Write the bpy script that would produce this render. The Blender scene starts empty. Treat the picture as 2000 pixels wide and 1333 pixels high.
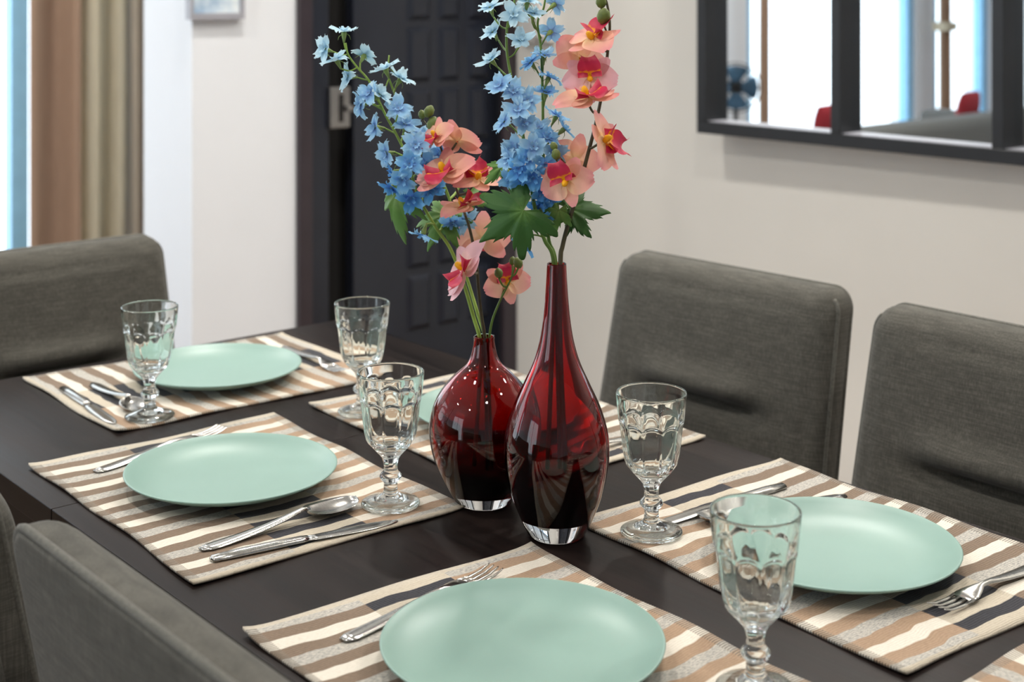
import bpy, bmesh, math, random
from mathutils import Vector, Matrix
random.seed(7)
R = math.radians
sc = bpy.context.scene
C = sc.collection

# ------------------------------------------------------------------ camera, world, exposure
cam_d = bpy.data.cameras.new('camera')
cam = bpy.data.objects.new('camera', cam_d)
C.objects.link(cam)
YAW = R(40)
cam.location = (0, 0, 1.34)
cam.rotation_euler = (R(90), 0, -YAW)
cam_d.sensor_width = 36
cam_d.lens = 50.0
cam_d.shift_y = -0.3458
cam_d.clip_start = 0.05
cam_d.dof.use_dof = True
cam_d.dof.focus_distance = 1.53
cam_d.dof.aperture_fstop = 5.6
sc.camera = cam
sc.view_settings.view_transform = 'Standard'
sc.view_settings.look = 'None'
sc.view_settings.gamma = 1
sc.view_settings.exposure = 0.0
sc.view_settings.use_curve_mapping = False

cy = sc.cycles
cy.max_bounces, cy.glossy_bounces, cy.transmission_bounces, cy.transparent_max_bounces = 28, 20, 28, 16

world = bpy.data.worlds.new('world')
sc.world = world
world.use_nodes = True
wb = world.node_tree.nodes['Background']
wb.inputs[0].default_value = (0.91, 0.96, 1.0, 1)
wb.inputs[1].default_value = 3.6

XW, YF, YWIN, XL, YB, HC = 3.11, 3.7, 5.5, -3.4, -2.6, 2.65
TZ = 0.74                                   # table top height


def portal(loc, rot, sx, sy):
    l = bpy.data.lights.new('window_daylight', 'AREA')
    l.shape = 'RECTANGLE'
    l.size, l.size_y = sx, sy
    l.energy = 1
    l.cycles.is_portal = True
    o = bpy.data.objects.new('window_daylight', l)
    o.location = loc
    o.rotation_euler = rot
    C.objects.link(o)


portal((1.5, YWIN + 0.1, 1.25), (R(-90), 0, 0), 1.82, 2.3)
portal((-1.45, YWIN + 0.1, 1.25), (R(-90), 0, 0), 1.9, 2.3)
portal((-2.98, YWIN + 0.1, 1.25), (R(-90), 0, 0), 0.8, 2.3)
portal((XL - 0.1, 1.9, 1.25), (0, R(-90), 0), 2.3, 2.0)


def downlight(x, y, power, col=(1.0, 0.955, 0.885)):
    l = bpy.data.lights.new('downlight_beam', 'AREA')
    l.shape = 'DISK'
    l.size = 0.13
    l.energy = power
    l.color = col
    l.spread = R(150)
    o = bpy.data.objects.new('downlight_beam', l)
    o.location = (x, y, HC - 0.035)
    C.objects.link(o)


DL = [(0.35, 0.1), (0.35, 1.5), (1.75, 0.1), (1.75, 1.5), (0.35, 2.9), (1.75, 2.9), (2.75, 0.8), (2.75, 2.2), (-1.2, 0.8), (-1.2, 2.4), (1.55, 4.7), (0.2, 4.7)]  # last two, by the window wall, are added to brighten the curtains
for x_, y_ in DL:
    downlight(x_, y_, 18 if x_ > 2.5 else 13 if y_ > 2.5 else 8.2)

# ------------------------------------------------------------------ node helpers / materials


class NT:
    def __init__(s, name):
        s.m = bpy.data.materials.new(name)
        s.m.use_nodes = True
        s.t = s.m.node_tree
        s.b = s.t.nodes['Principled BSDF']
        s.out = s.t.nodes['Material Output']

    def n(s, typ, **kw):
        nd = s.t.nodes.new(typ)
        for k, v in kw.items():
            setattr(nd, k, v)
        return nd

    def L(s, a, b):
        s.t.links.new(a, b)

    def val(s, sock, v):
        if hasattr(v, 'links') or isinstance(v, bpy.types.NodeSocket):
            s.L(v, sock)
        else:
            sock.default_value = v

    def math(s, op, a, b=None, c=None):
        nd = s.n('ShaderNodeMath', operation=op)
        s.val(nd.inputs[0], a)
        if b is not None:
            s.val(nd.inputs[1], b)
        if c is not None:
            s.val(nd.inputs[2], c)
        return nd.outputs[0]

    def mix(s, f, a, b, mode='MIX'):
        nd = s.n('ShaderNodeMix', data_type='RGBA', blend_type=mode)
        s.val(nd.inputs[0], f)
        s.val(nd.inputs[6], a)
        s.val(nd.inputs[7], b)
        return nd.outputs[2]

    def noise(s, vec, scale, detail=3, rough=0.5):
        nd = s.n('ShaderNodeTexNoise')
        s.L(vec, nd.inputs['Vector'])
        nd.inputs['Scale'].default_value = scale
        nd.inputs['Detail'].default_value = detail
        nd.inputs['Roughness'].default_value = rough
        return nd.outputs['Fac']

    def mapping(s, vec, scale):
        nd = s.n('ShaderNodeMapping')
        s.L(vec, nd.inputs['Vector'])
        nd.inputs['Scale'].default_value = scale
        return nd.outputs[0]

    def ramp(s, f, stops, interp='LINEAR'):
        nd = s.n('ShaderNodeValToRGB')
        s.L(f, nd.inputs[0])
        cr = nd.color_ramp
        cr.interpolation = interp
        while len(cr.elements) < len(stops):
            cr.elements.new(0.5)
        for e, (p, c) in zip(cr.elements, stops):
            e.position = p
            e.color = c
        return nd.outputs[0]

    def coord(s, which='Object'):
        return s.n('ShaderNodeTexCoord').outputs[which]

    def bump(s, h, strength, dist):
        nd = s.n('ShaderNodeBump')
        nd.inputs['Strength'].default_value = strength
        nd.inputs['Distance'].default_value = dist
        s.L(h, nd.inputs['Height'])
        s.L(nd.outputs[0], s.b.inputs['Normal'])

    def set(s, **kw):
        names = dict(col='Base Color', rough='Roughness', metal='Metallic', spec='Specular IOR Level', trans='Transmission Weight',
                     ior='IOR', sheen='Sheen Weight', coat='Coat Weight', coatr='Coat Roughness')
        for k, v in kw.items():
            s.val(s.b.inputs[names[k]], v)
        return s


def S(r, g, b):
    def f(c):
        c /= 255
        return c / 12.92 if c <= 0.04045 else ((c + 0.055) / 1.055) ** 2.4
    return (f(r), f(g), f(b), 1)


def plain(name, col, rough=0.5, var=0.06, vscale=30, bump=0.0, **kw):
    m = NT(name)
    v = m.coord()
    nz = m.noise(v, vscale, 4)
    c2 = tuple(max(0, x * (1 - var)) for x in col[:3]) + (1,)
    c3 = tuple(min(1, x * (1 + var)) for x in col[:3]) + (1,)
    m.set(col=m.ramp(nz, [(0.3, c2), (0.7, c3)]), rough=rough, **kw)
    if bump:
        m.bump(nz, bump, 0.002)
    return m.m


M = {}
M['wall_warm'] = plain('wall_paint', S(231, 228, 221), 0.75, 0.012, 6, 0.02)
M['wall_white'] = plain('wall_white_paint', S(235, 238, 243), 0.75, 0.01, 6, 0.02)
M['ceiling'] = plain('ceiling_paint', S(240, 240, 238), 0.85, 0.01, 5)
M['door_trim'] = plain('door_trim_lacquer', S(52, 44, 50), 0.35, 0.1, 12)
M['door_leaf'] = plain('door_leaf_lacquer', S(33, 37, 48), 0.30, 0.1, 10)
M['black_gap'] = plain('door_gap_shade', S(10, 9, 9), 0.8, 0.1, 20)
M['steel_door'] = plain('brushed_nickel', S(168, 166, 164), 0.32, 0.05, 60, metal=1.0)
M['mirror_frame'] = plain('black_mirror_frame', S(27, 28, 31), 0.42, 0.12, 25)
M['alu'] = plain('window_frame_grey', S(140, 196, 232), 0.4, 0.05, 15)


def cloth(name, col, trans):
    m = NT(name)
    v = m.coord()
    nz = m.noise(m.mapping(v, (1, 1, 0.1)), 90, 3)
    c = m.ramp(nz, [(0.3, tuple(x * 0.9 for x in col[:3]) + (1,)), (0.7, col)])
    m.set(col=c, rough=0.9, spec=0.1)
    t = m.n('ShaderNodeBsdfTranslucent')
    m.L(c, t.inputs[0])
    mx = m.n('ShaderNodeMixShader')
    mx.inputs[0].default_value = trans
    m.L(m.b.outputs[0], mx.inputs[1])
    m.L(t.outputs[0], mx.inputs[2])
    m.L(mx.outputs[0], m.out.inputs[0])
    return m.m


M['brown_curtain'] = cloth('brown_curtain_cloth', S(180, 150, 128), 0.08)
M['cream_curtain'] = cloth('cream_curtain_cloth', S(226, 215, 190), 0.3)
M['taupe_curtain'] = cloth('taupe_curtain_cloth', S(200, 184, 164), 0.2)
M['white_plastic'] = plain('white_plastic', S(228, 224, 220), 0.4, 0.02, 10)
M['grey_frame'] = plain('grey_picture_frame', S(160, 160, 168), 0.4, 0.05, 20)
M['sofa'] = plain('sofa_grey_cloth', S(92, 92, 90), 0.9, 0.1, 80, 0.1)
M['red_cloth'] = plain('red_cushion_cloth', S(150, 38, 48), 0.9, 0.1, 60, 0.1)
M['blue_cloth'] = plain('blue_throw_cloth', S(60, 92, 130), 0.9, 0.1, 60, 0.1)
M['fan_black'] = plain('fan_black_plastic', S(22, 24, 28), 0.35, 0.1, 20)
M['fan_blue'] = plain('fan_blue_plastic', S(70, 110, 140), 0.25, 0.1, 20)
M['leg_wood'] = plain('dark_leg_wood', S(38, 30, 27), 0.4, 0.15, 25)
M['plate'] = NT('celadon_stoneware').set(col=S(134, 164, 155), rough=0.36, spec=0.45).m
M['lamp_trim'] = plain('downlight_trim', S(225, 225, 225), 0.4, 0.02, 10)

m = NT('downlight_diffuser')
em = m.n('ShaderNodeEmission')
em.inputs[0].default_value = (1, 0.955, 0.885, 1)
em.inputs[1].default_value = 12
m.L(em.outputs[0], m.out.inputs[0])
M['lamp_glow'] = m.m

m = NT('mirror_silver')
g = m.n('ShaderNodeBsdfGlossy')
g.inputs['Roughness'].default_value = 0.0
nz = m.noise(m.coord(), 3, 2)
m.L(m.ramp(nz, [(0.4, (0.92, 0.95, 0.96, 1)), (0.7, (0.94, 0.97, 0.98, 1))]), g.inputs['Color'])
m.L(g.outputs[0], m.out.inputs[0])
M['mirror'] = m.m

# thin window glass: clear film with a faint surface reflection
m = NT('window_glass')
tr = m.n('ShaderNodeBsdfTransparent')
tr.inputs[0].default_value = (0.95, 0.98, 1, 1)
gl = m.n('ShaderNodeBsdfGlossy')
gl.inputs['Roughness'].default_value = 0.02
fr = m.n('ShaderNodeFresnel')
geo = m.n('ShaderNodeNewGeometry')
m.L(m.math('MULTIPLY_ADD', geo.outputs['Backfacing'], 1 / 1.3 - 1.3, 1.3), fr.inputs[0])
mx = m.n('ShaderNodeMixShader')
m.L(fr.outputs[0], mx.inputs[0])
m.L(tr.outputs[0], mx.inputs[1])
m.L(gl.outputs[0], mx.inputs[2])
m.L(mx.outputs[0], m.out.inputs[0])
M['pane'] = m.m


def glassmat(name, col, ior=1.5):
    m = NT(name)
    g = m.n('ShaderNodeBsdfGlass')
    g.inputs['Color'].default_value = col
    g.inputs['Roughness'].default_value = 0.0
    g.inputs['IOR'].default_value = ior
    m.L(g.outputs[0], m.out.inputs[0])
    return m.m


M['clear'] = glassmat('clear_pressed_glass', (0.985, 0.995, 0.99, 1), 1.5)
M['vase_clear'] = glassmat('clear_casing_glass', (0.99, 0.99, 0.99, 1), 1.5)


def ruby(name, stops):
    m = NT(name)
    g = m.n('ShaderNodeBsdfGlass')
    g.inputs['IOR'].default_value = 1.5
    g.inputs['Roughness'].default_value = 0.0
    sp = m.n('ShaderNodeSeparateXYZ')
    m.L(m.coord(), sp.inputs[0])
    m.L(m.ramp(m.math('MULTIPLY', sp.outputs[2], 1 / 0.3), stops), g.inputs['Color'])   # low stops paint in the dark table seen through the glass
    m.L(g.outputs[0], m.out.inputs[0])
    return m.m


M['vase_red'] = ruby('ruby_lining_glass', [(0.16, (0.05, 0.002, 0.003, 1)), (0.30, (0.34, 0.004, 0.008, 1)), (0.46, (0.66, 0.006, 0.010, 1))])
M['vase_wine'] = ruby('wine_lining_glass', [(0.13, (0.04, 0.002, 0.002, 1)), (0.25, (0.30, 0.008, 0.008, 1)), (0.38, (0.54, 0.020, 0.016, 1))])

# brushed cutlery steel
m = NT('cutlery_steel')
nz = m.noise(m.mapping(m.coord(), (40, 400, 40)), 3, 3)
m.set(col=m.ramp(nz, [(0.3, S(178, 176, 172)), (0.7, S(205, 204, 200))]), rough=m.math('MULTIPLY_ADD', nz, 0.12, 0.14), metal=1.0)
M['steel'] = m.m


def wood(name, dark, light, rough, scale):
    m = NT(name)
    v = m.coord()
    d = m.noise(m.mapping(v, (3.0, 0.8, 3.0)), 2.5, 2)
    mp = m.mapping(v, (1, 0.06, 1))
    add = m.n('ShaderNodeVectorMath', operation='MULTIPLY_ADD')
    m.L(d, add.inputs[0])
    add.inputs[1].default_value = (0.09, 0.02, 0.05)
    m.L(mp, add.inputs[2])
    g1 = m.noise(add.outputs[0], scale, 6, 0.65)
    g2 = m.noise(m.mapping(v, (1, 0.02, 1)), scale * 5, 4, 0.6)
    f = m.math('ADD', m.math('MULTIPLY', g1, 0.6), m.math('MULTIPLY', g2, 0.4))
    m.set(col=m.ramp(f, [(0.34, dark), (0.62, light)]), rough=m.math('MULTIPLY_ADD', f, 0.30, rough), spec=0.14)
    m.bump(f, 0.28, 0.0012)
    return m.m


M['table'] = wood('black_brown_wood', S(11, 8, 8), S(35, 27, 25), 0.24, 26)
M['floor'] = wood('floor_boards', S(92, 74, 58), S(136, 114, 94), 0.3, 14)

# chair linen: slubby crossed threads
m = NT('grey_linen_weave')
v = m.coord()
w1 = m.noise(m.mapping(v, (30, 30, 560)), 1.0, 1, 0.5)
w2 = m.noise(m.mapping(v, (560, 560, 30)), 1.0, 1, 0.5)
fine = m.noise(v, 800, 1)
big = m.noise(v, 45, 2)
f = m.math('ADD', m.math('MULTIPLY', m.math('ADD', w1, w2), 0.36), m.math('MULTIPLY', m.math('ADD', fine, big), 0.14))
m.set(col=m.ramp(f, [(0.34, S(66, 64, 59)), (0.5, S(80, 78, 72)), (0.66, S(98, 95, 88))]), rough=0.95, sheen=0.12, spec=0.15)
m.bump(f, 0.3, 0.0008)
M['linen'] = m.m
m = NT('grey_linen_piping')
m.set(col=m.ramp(m.noise(m.coord(), 300, 3), [(0.3, S(76, 75, 69)), (0.7, S(100, 98, 91))]), rough=0.95, sheen=0.1)
M['piping'] = m.m

# woven striped placemat; local x = away from the person, y = along the mat
MW, ML = 0.338, 0.45
m = NT('striped_placemat_weave')
v = m.coord()
sep = m.n('ShaderNodeSeparateXYZ')
m.L(v, sep.inputs[0])
wob = m.math('MULTIPLY', m.math('SUBTRACT', m.noise(m.mapping(v, (9, 2.5, 1)), 1.6, 2), 0.5), 0.022)
yy = m.math('ADD', sep.outputs[1], wob)
row = m.math('MULTIPLY', m.math('ADD', yy, ML / 2), 25 / ML)
idx = m.math('FLOOR', row)
m4 = m.math('MODULO', idx, 4.0)
m2 = m.math('MODULO', idx, 2.0)
even = m.math('COMPARE', m2, 1.0, 0.2)           # the brown rows
is0 = m.math('COMPARE', m4, 2.0, 0.2)            # the cream rows
speck = m.noise(m.mapping(v, (220, 900, 1)), 1.0, 2, 0.7)
grey = m.ramp(speck, [(0.40, S(146, 144, 140)), (0.55, S(196, 191, 181))])
cream = m.ramp(speck, [(0.3, S(212, 204, 190)), (0.6, S(228, 221, 208))])
beige = m.ramp(speck, [(0.3, S(180, 169, 151)), (0.6, S(200, 190, 172))])
taupe = m.ramp(speck, [(0.3, S(112, 95, 80)), (0.65, S(134, 115, 97))])
tan = m.ramp(speck, [(0.3, S(150, 124, 101)), (0.65, S(174, 147, 121))])
navy = m.ramp(speck, [(0.35, S(33, 34, 41)), (0.75, S(58, 58, 65))])
lightL = m.mix(is0, grey, cream)
left = m.mix(even, lightL, taupe)
right = m.mix(even, lightL, tan)
mid = m.mix(even, beige, navy)
z1 = m.math('GREATER_THAN', sep.outputs[0], -MW / 2 + 0.355 * MW)
z2 = m.math('GREATER_THAN', sep.outputs[0], -MW / 2 + 0.655 * MW)
colr = m.mix(z2, m.mix(z1, left, mid), right)
# stitched ends: dark ticks between the ribs
ax = m.math('ABSOLUTE', sep.outputs[0])
ay = m.math('ABSOLUTE', sep.outputs[1])
rib = m.math('SINE', m.math('MULTIPLY', yy, 2 * math.pi / 0.0031))
endb = m.math('GREATER_THAN', ax, MW / 2 - 0.010)
ticks = m.math('MULTIPLY', endb, m.math('GREATER_THAN', rib, 0.35))
colr = m.mix(m.math('MULTIPLY', endb, 0.22), colr, beige)
colr = m.mix(m.math('MULTIPLY', ticks, 0.75), colr, S(58, 50, 44))
hem = m.math('GREATER_THAN', ay, ML / 2 - 0.0075)
colr = m.mix(hem, colr, beige)
ridge = m.math('MULTIPLY_ADD', rib, 0.5, 0.5)
colr = m.mix(m.math('MULTIPLY', m.math('SUBTRACT', 1.0, ridge), 0.13), colr, S(60, 50, 42))
m.set(col=colr, rough=0.9, sheen=0.15, spec=0.2)
m.bump(m.math('ADD', ridge, m.math('MULTIPLY', speck, 0.5)), 0.5, 0.0008)
M['mat'] = m.m


# plants: 'rad' (0 centre .. 1 tip) is stored on the petals
def petal(name, stops, trans=0.25, rough=0.6, attr='rad'):
    m = NT(name)
    a = m.n('ShaderNodeAttribute')
    a.attribute_name = attr
    v = m.coord()
    nz = m.noise(v, 260, 3)
    f = m.math('ADD', a.outputs['Fac'], m.math('MULTIPLY', m.math('SUBTRACT', nz, 0.5), 0.25))
    col = m.ramp(f, stops)
    m.set(col=col, rough=rough, spec=0.3)
    t = m.n('ShaderNodeBsdfTranslucent')
    m.L(col, t.inputs[0])
    mx = m.n('ShaderNodeMixShader')
    mx.inputs[0].default_value = trans
    m.L(m.b.outputs[0], mx.inputs[1])
    m.L(t.outputs[0], mx.inputs[2])
    m.L(mx.outputs[0], m.out.inputs[0])
    return m.m


BLUES = [petal('pale_blue_petal', [(0.0, S(150, 190, 215)), (0.5, S(178, 214, 232)), (1, S(205, 230, 240))]),
         petal('light_blue_petal', [(0.0, S(140, 170, 220)), (0.5, S(140, 188, 226)), (1, S(176, 213, 236))]),
         petal('mid_blue_petal', [(0.0, S(118, 160, 222)), (0.5, S(110, 172, 224)), (1, S(150, 202, 234))]),
         petal('deep_blue_petal', [(0.0, S(84, 128, 206)), (0.5, S(80, 150, 214)), (1, S(120, 182, 228))])]
M['peach'] = petal('peach_orchid_petal', [(0.0, S(251, 228, 178)), (0.3, S(246, 196, 168)), (0.7, S(241, 174, 160)), (1, S(234, 154, 156))], 0.3, 0.5)
M['pinkpetal'] = petal('pink_orchid_petal', [(0.0, S(248, 224, 204)), (0.4, S(240, 190, 194)), (1, S(240, 190, 200))], 0.3, 0.5)
M['lip'] = petal('crimson_orchid_lip', [(0.0, S(248, 190, 30)), (0.2, S(244, 160, 40)), (0.30, S(204, 54, 80)), (0.75, S(190, 42, 80)), (1, S(220, 98, 110))], 0.2, 0.45)
M['stem_light'] = plain('light_green_stem', S(140, 168, 70), 0.5, 0.2, 40)
M['stem_green'] = plain('green_stem', S(100, 130, 52), 0.5, 0.2, 40)
M['stem_dark'] = plain('dark_brown_green_stem', S(74, 66, 42), 0.55, 0.3, 60)
M['calyx'] = plain('calyx_green', S(128, 148, 80), 0.6, 0.2, 80)
M['bud'] = plain('green_bud', S(98, 112, 48), 0.5, 0.25, 120)
M['leaf'] = petal('green_leaf', [(0.0, S(92, 130, 60)), (0.3, S(58, 98, 46)), (1, S(66, 106, 50))], 0.2, 0.45)
M['leaf_pale'] = petal('pale_green_leaf', [(0.0, S(140, 170, 90)), (0.4, S(104, 146, 72)), (1, S(112, 154, 84))], 0.25, 0.5)

# ------------------------------------------------------------------ mesh helpers


def link(name, me, mat=None, parent=None, smooth=False):
    o = bpy.data.objects.new(name, me)
    C.objects.link(o)
    if mat is not None:
        for mm in (mat if isinstance(mat, (list, tuple)) else [mat]):
            me.materials.append(mm)
    if smooth:
        me.polygons.foreach_set('use_smooth', [True] * len(me.polygons))
    if parent is not None:
        o.parent = parent
    return o


def mesh(name, verts, faces, mat=None, parent=None, smooth=False, rad=None):
    me = bpy.data.meshes.new(name)
    me.from_pydata([tuple(v) for v in verts], [], faces)
    me.update()
    if rad is not None:
        a = me.attributes.new('rad', 'FLOAT', 'POINT')
        a.data.foreach_set('value', rad)
    return link(name, me, mat, parent, smooth)


class MB:
    """collects simple shapes into one mesh"""

    def __init__(s):
        s.v, s.f, s.r = [], [], []

    def add(s, v, f, rad=None):
        n = len(s.v)
        s.v += [Vector(p) for p in v]
        s.f += [tuple(i + n for i in q) for q in f]
        s.r += list(rad) if rad is not None else [0.5] * len(v)
        return s

    def box(s, a, b):
        x0, y0, z0 = a
        x1, y1, z1 = b
        return s.add([(x0, y0, z0), (x1, y0, z0), (x1, y1, z0), (x0, y1, z0), (x0, y0, z1), (x1, y0, z1), (x1, y1, z1), (x0, y1, z1)],
                     [(0, 3, 2, 1), (4, 5, 6, 7), (0, 1, 5, 4), (1, 2, 6, 5), (2, 3, 7, 6), (3, 0, 4, 7)])

    def tube(s, pts, rads, n=8, cap=True):
        pts = [Vector(p) for p in pts]
        if not isinstance(rads, (list, tuple)):
            rads = [rads] * len(pts)
        v, f = [], []
        prev = None
        for i, p in enumerate(pts):
            t = (pts[min(i + 1, len(pts) - 1)] - pts[max(i - 1, 0)]).normalized()
            if prev is None:
                a = t.orthogonal().normalized()
            else:
                a = (prev - t * prev.dot(t)).normalized()
            prev = a
            b = t.cross(a)
            for k in range(n):
                q = 2 * math.pi * k / n
                v.append(p + (a * math.cos(q) + b * math.sin(q)) * rads[i])
        for i in range(len(pts) - 1):
            for k in range(n):
                k2 = (k + 1) % n
                f.append((i * n + k, i * n + k2, (i + 1) * n + k2, (i + 1) * n + k))
        if cap:
            f.append(tuple(range(n))[::-1])
            f.append(tuple((len(pts) - 1) * n + k for k in range(n)))
        return s.add(v, f)

    def lathe(s, prof, n=32, loc=(0, 0, 0), axis=None, closed_ends=True):
        v, f = [], []
        for r, z in prof:
            for k in range(n):
                q = 2 * math.pi * k / n
                v.append(Vector((r * math.cos(q), r * math.sin(q), z)))
        for i in range(len(prof) - 1):
            for k in range(n):
                k2 = (k + 1) % n
                f.append((i * n + k, i * n + k2, (i + 1) * n + k2, (i + 1) * n + k))
        if closed_ends:
            f.append(tuple(range(n))[::-1])
            f.append(tuple((len(prof) - 1) * n + k for k in range(n)))
        if axis is not None:
            q = Vector((0, 0, 1)).rotation_difference(Vector(axis))
            v = [q @ p for p in v]
        v = [p + Vector(loc) for p in v]
        return s.add(v, f)

    def build(s, name, mat=None, parent=None, smooth=False, rad=False, bevel=0.0, seg=2):
        me = bpy.data.meshes.new(name)
        me.from_pydata([tuple(p) for p in s.v], [], s.f)
        me.update()
        if rad:
            a = me.attributes.new('rad', 'FLOAT', 'POINT')
            a.data.foreach_set('value', s.r)
        if bevel:
            bm = bmesh.new()
            bm.from_mesh(me)
            bmesh.ops.bevel(bm, geom=bm.edges[:], offset=bevel, segments=seg, affect='EDGES', profile=0.5)
            bm.to_mesh(me)
            bm.free()
        return link(name, me, mat, parent, smooth)


def tag(o, label, cat, group=None, kind=None):
    o['label'] = label
    o['category'] = cat
    if group:
        o['group'] = group
    if kind:
        o['kind'] = kind
    return o


def thing(name, label, cat, loc=(0, 0, 0), rz=0.0, group=None):
    o = bpy.data.objects.new(name, None)
    o.empty_display_size = 0.05
    C.objects.link(o)
    o.location = loc
    o.rotation_euler = (0, 0, rz)
    return tag(o, label, cat, group)


def struct(o):
    o['kind'] = 'structure'
    return o


def dup(root, loc, rz, label, group=None):
    r = root.copy()
    C.objects.link(r)
    r.location = loc
    r.rotation_euler = (0, 0, rz)
    r['label'] = label
    if group:
        r['group'] = group
    for ch in list(root.children):
        c = ch.copy()
        C.objects.link(c)
        c.parent = r
        for g in list(ch.children):
            d = g.copy()
            C.objects.link(d)
            d.parent = c
    return r


def catmull(pts, per=8):
    pts = [Vector(p) for p in pts]
    P = [pts[0] * 2 - pts[1]] + pts + [pts[-1] * 2 - pts[-2]]
    out = []
    for i in range(1, len(P) - 2):
        for k in range(per):
            t = k / per
            a, b, c, d = P[i - 1], P[i], P[i + 1], P[i + 2]
            out.append(0.5 * ((2 * b) + (c - a) * t + (2 * a - 5 * b + 4 * c - d) * t * t + (3 * b - a - 3 * c + d) * t ** 3))
    out.append(P[-2])
    return out


FWD = Vector((math.sin(YAW), math.cos(YAW), 0))
RGT = Vector((math.cos(YAW), -math.sin(YAW), 0))
UP = Vector((0, 0, 1))


def at(px, py, d):
    """point at depth d that the photograph shows at (px, py)"""
    return Vector((0, 0, 1.34)) + FWD * d + RGT * ((px - 1000) / 2778 * d) - UP * ((py + 25) / 2778 * d)


def xf(px, y):
    """x on the plane at distance y along the room"""
    return y * math.tan(YAW + math.atan((px - 1000) / 2778))


# ------------------------------------------------------------------ room shell
XP0, YP1 = xf(375, YF), YF + 0.31
XD0, XD1 = xf(578, YF), XW                  # the door bay, trim to corner
struct(MB().box((XL - 0.3, YB - 0.3, -0.2), (XW + 0.4, YWIN + 0.5, 0)).build('floor', M['floor']))
struct(MB().box((XL - 0.3, YB - 0.3, HC), (XW + 0.4, YWIN + 0.5, HC + 0.2)).build('ceiling', M['ceiling']))
struct(MB().box((XW, YB - 0.3, 0), (XW + 0.3, YWIN + 0.5, HC)).build('wall_right', M['wall_warm']))
struct(MB().box((XL - 0.3, YB - 0.3, 0), (XW, YB, HC)).build('wall_back', M['wall_white']))
DTOP = 2.12
w = MB().box((XP0, YF, 0), (XD0, YP1, HC)).box((XD0, YF, DTOP), (XW, YP1, HC)).box((XD0, YF + 0.2, 0), (XW, YP1, DTOP))
struct(w.build('wall_far', M['wall_white']))
# window wall, two openings
WIN = [(-3.35, -2.62), (-2.38, -0.56), (0.6, 2.4)]      # openings in the window wall
edges = [XL] + [e for ab in WIN for e in ab] + [XW]
w = MB().box((XL, YWIN, 2.4), (XW, YWIN + 0.2, HC)).box((XL, YWIN, 0), (XW, YWIN + 0.2, 0.1))
for a, b in zip(edges[::2], edges[1::2]):
    w.box((a, YWIN, 0.1), (b, YWIN + 0.2, 2.4))
struct(w.build('wall_window', M['wall_white']))
w = MB().box((XL - 0.2, YB, 0), (XL, 0.9, HC)).box((XL - 0.2, 2.9, 0), (XL, YWIN, HC)).box((XL - 0.2, 0.9, 2.4), (XL, 2.9, HC)).box((XL - 0.2, 0.9, 0), (XL, 2.9, 0.1))
struct(w.build('wall_left', M['wall_white']))


def window(n, o, u, x0, x1, z0, z1, posts, fw=0.06):
    """frame and panes in a wall opening; o + u*s runs along the wall"""
    o, u = Vector(o), Vector(u)
    nrm = Vector((-u.y, u.x, 0))

    def bar(mb, s0, s1, a, b, t0=0.02, t1=0.09):
        c = [o + u * s + nrm * t + UP * z for z in (a, b) for s, t in ((s0, t0), (s1, t0), (s1, t1), (s0, t1))]
        mb.add(c, [(0, 3, 2, 1), (4, 5, 6, 7), (0, 1, 5, 4), (1, 2, 6, 5), (2, 3, 7, 6), (3, 0, 4, 7)])
    f = MB()
    bar(f, x0, x1, z0, z0 + fw)
    bar(f, x0, x1, z1 - fw, z1)
    xs = [x0] + posts + [x1 - fw]
    for s in xs:
        bar(f, s, s + fw, z0 + fw, z1 - fw)
    fo = struct(f.build('window_%d' % n, M['alu']))
    for a, b in zip(xs[:-1], xs[1:]):
        g = MB()
        bar(g, a + fw, b, z0 + fw, z1 - fw, 0.052, 0.058)
        g.build('pane', M['pane'], fo)


window(1, (0, YWIN, 0), (1, 0, 0), WIN[2][0], WIN[2][1], 0.1, 2.4, [xf(28, YWIN) - 0.004], 0.068)
window(2, (0, YWIN, 0), (1, 0, 0), WIN[1][0], WIN[1][1], 0.1, 2.4, [])
window(4, (0, YWIN, 0), (1, 0, 0), WIN[0][0], WIN[0][1], 0.1, 2.4, [])
window(3, (XL, 0, 0), (0, 1, 0), 0.9, 2.9, 0.1, 2.4, [1.87])

# ------------------------------------------------------------------ door at the end of the room
d = struct(MB().box((XD0, YF - 0.022, 0), (xf(604, YF), YF, DTOP + 0.08)).box((xf(604, YF), YF - 0.022, DTOP), (XW, YF, DTOP + 0.08))
           .box((xf(976, YF), YF - 0.022, 0), (XW, YF, DTOP)).build('trim_1', M['door_trim'], bevel=0.004))
x1, x2 = xf(606, YF), xf(647, YF)
door = struct(MB().box((xf(690, YF + 0.05), YF + 0.05, 0.01), (xf(982, YF + 0.05), YF + 0.095, DTOP - 0.005)).build('door_1', M['door_leaf'], bevel=0.003))
MB().box((x1, YF + 0.012, 0), (x2, YF + 0.07, DTOP)).build('door_jamb', M['door_leaf'], door, bevel=0.004)
MB().box((x2, YF + 0.12, 0), (xf(985, YF), YF + 0.18, DTOP)).build('door_gap_shade', M['black_gap'], door)  # black sheet standing in for the shade inside the door gap
cx = [xf(p, YF + 0.05) for p in (794, 839, 855, 895, 913, 954)]
pz = 0.2125 * YF / 3.9
ztop = at(850, 55, 4.78 * YF / 3.9).z
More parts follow.
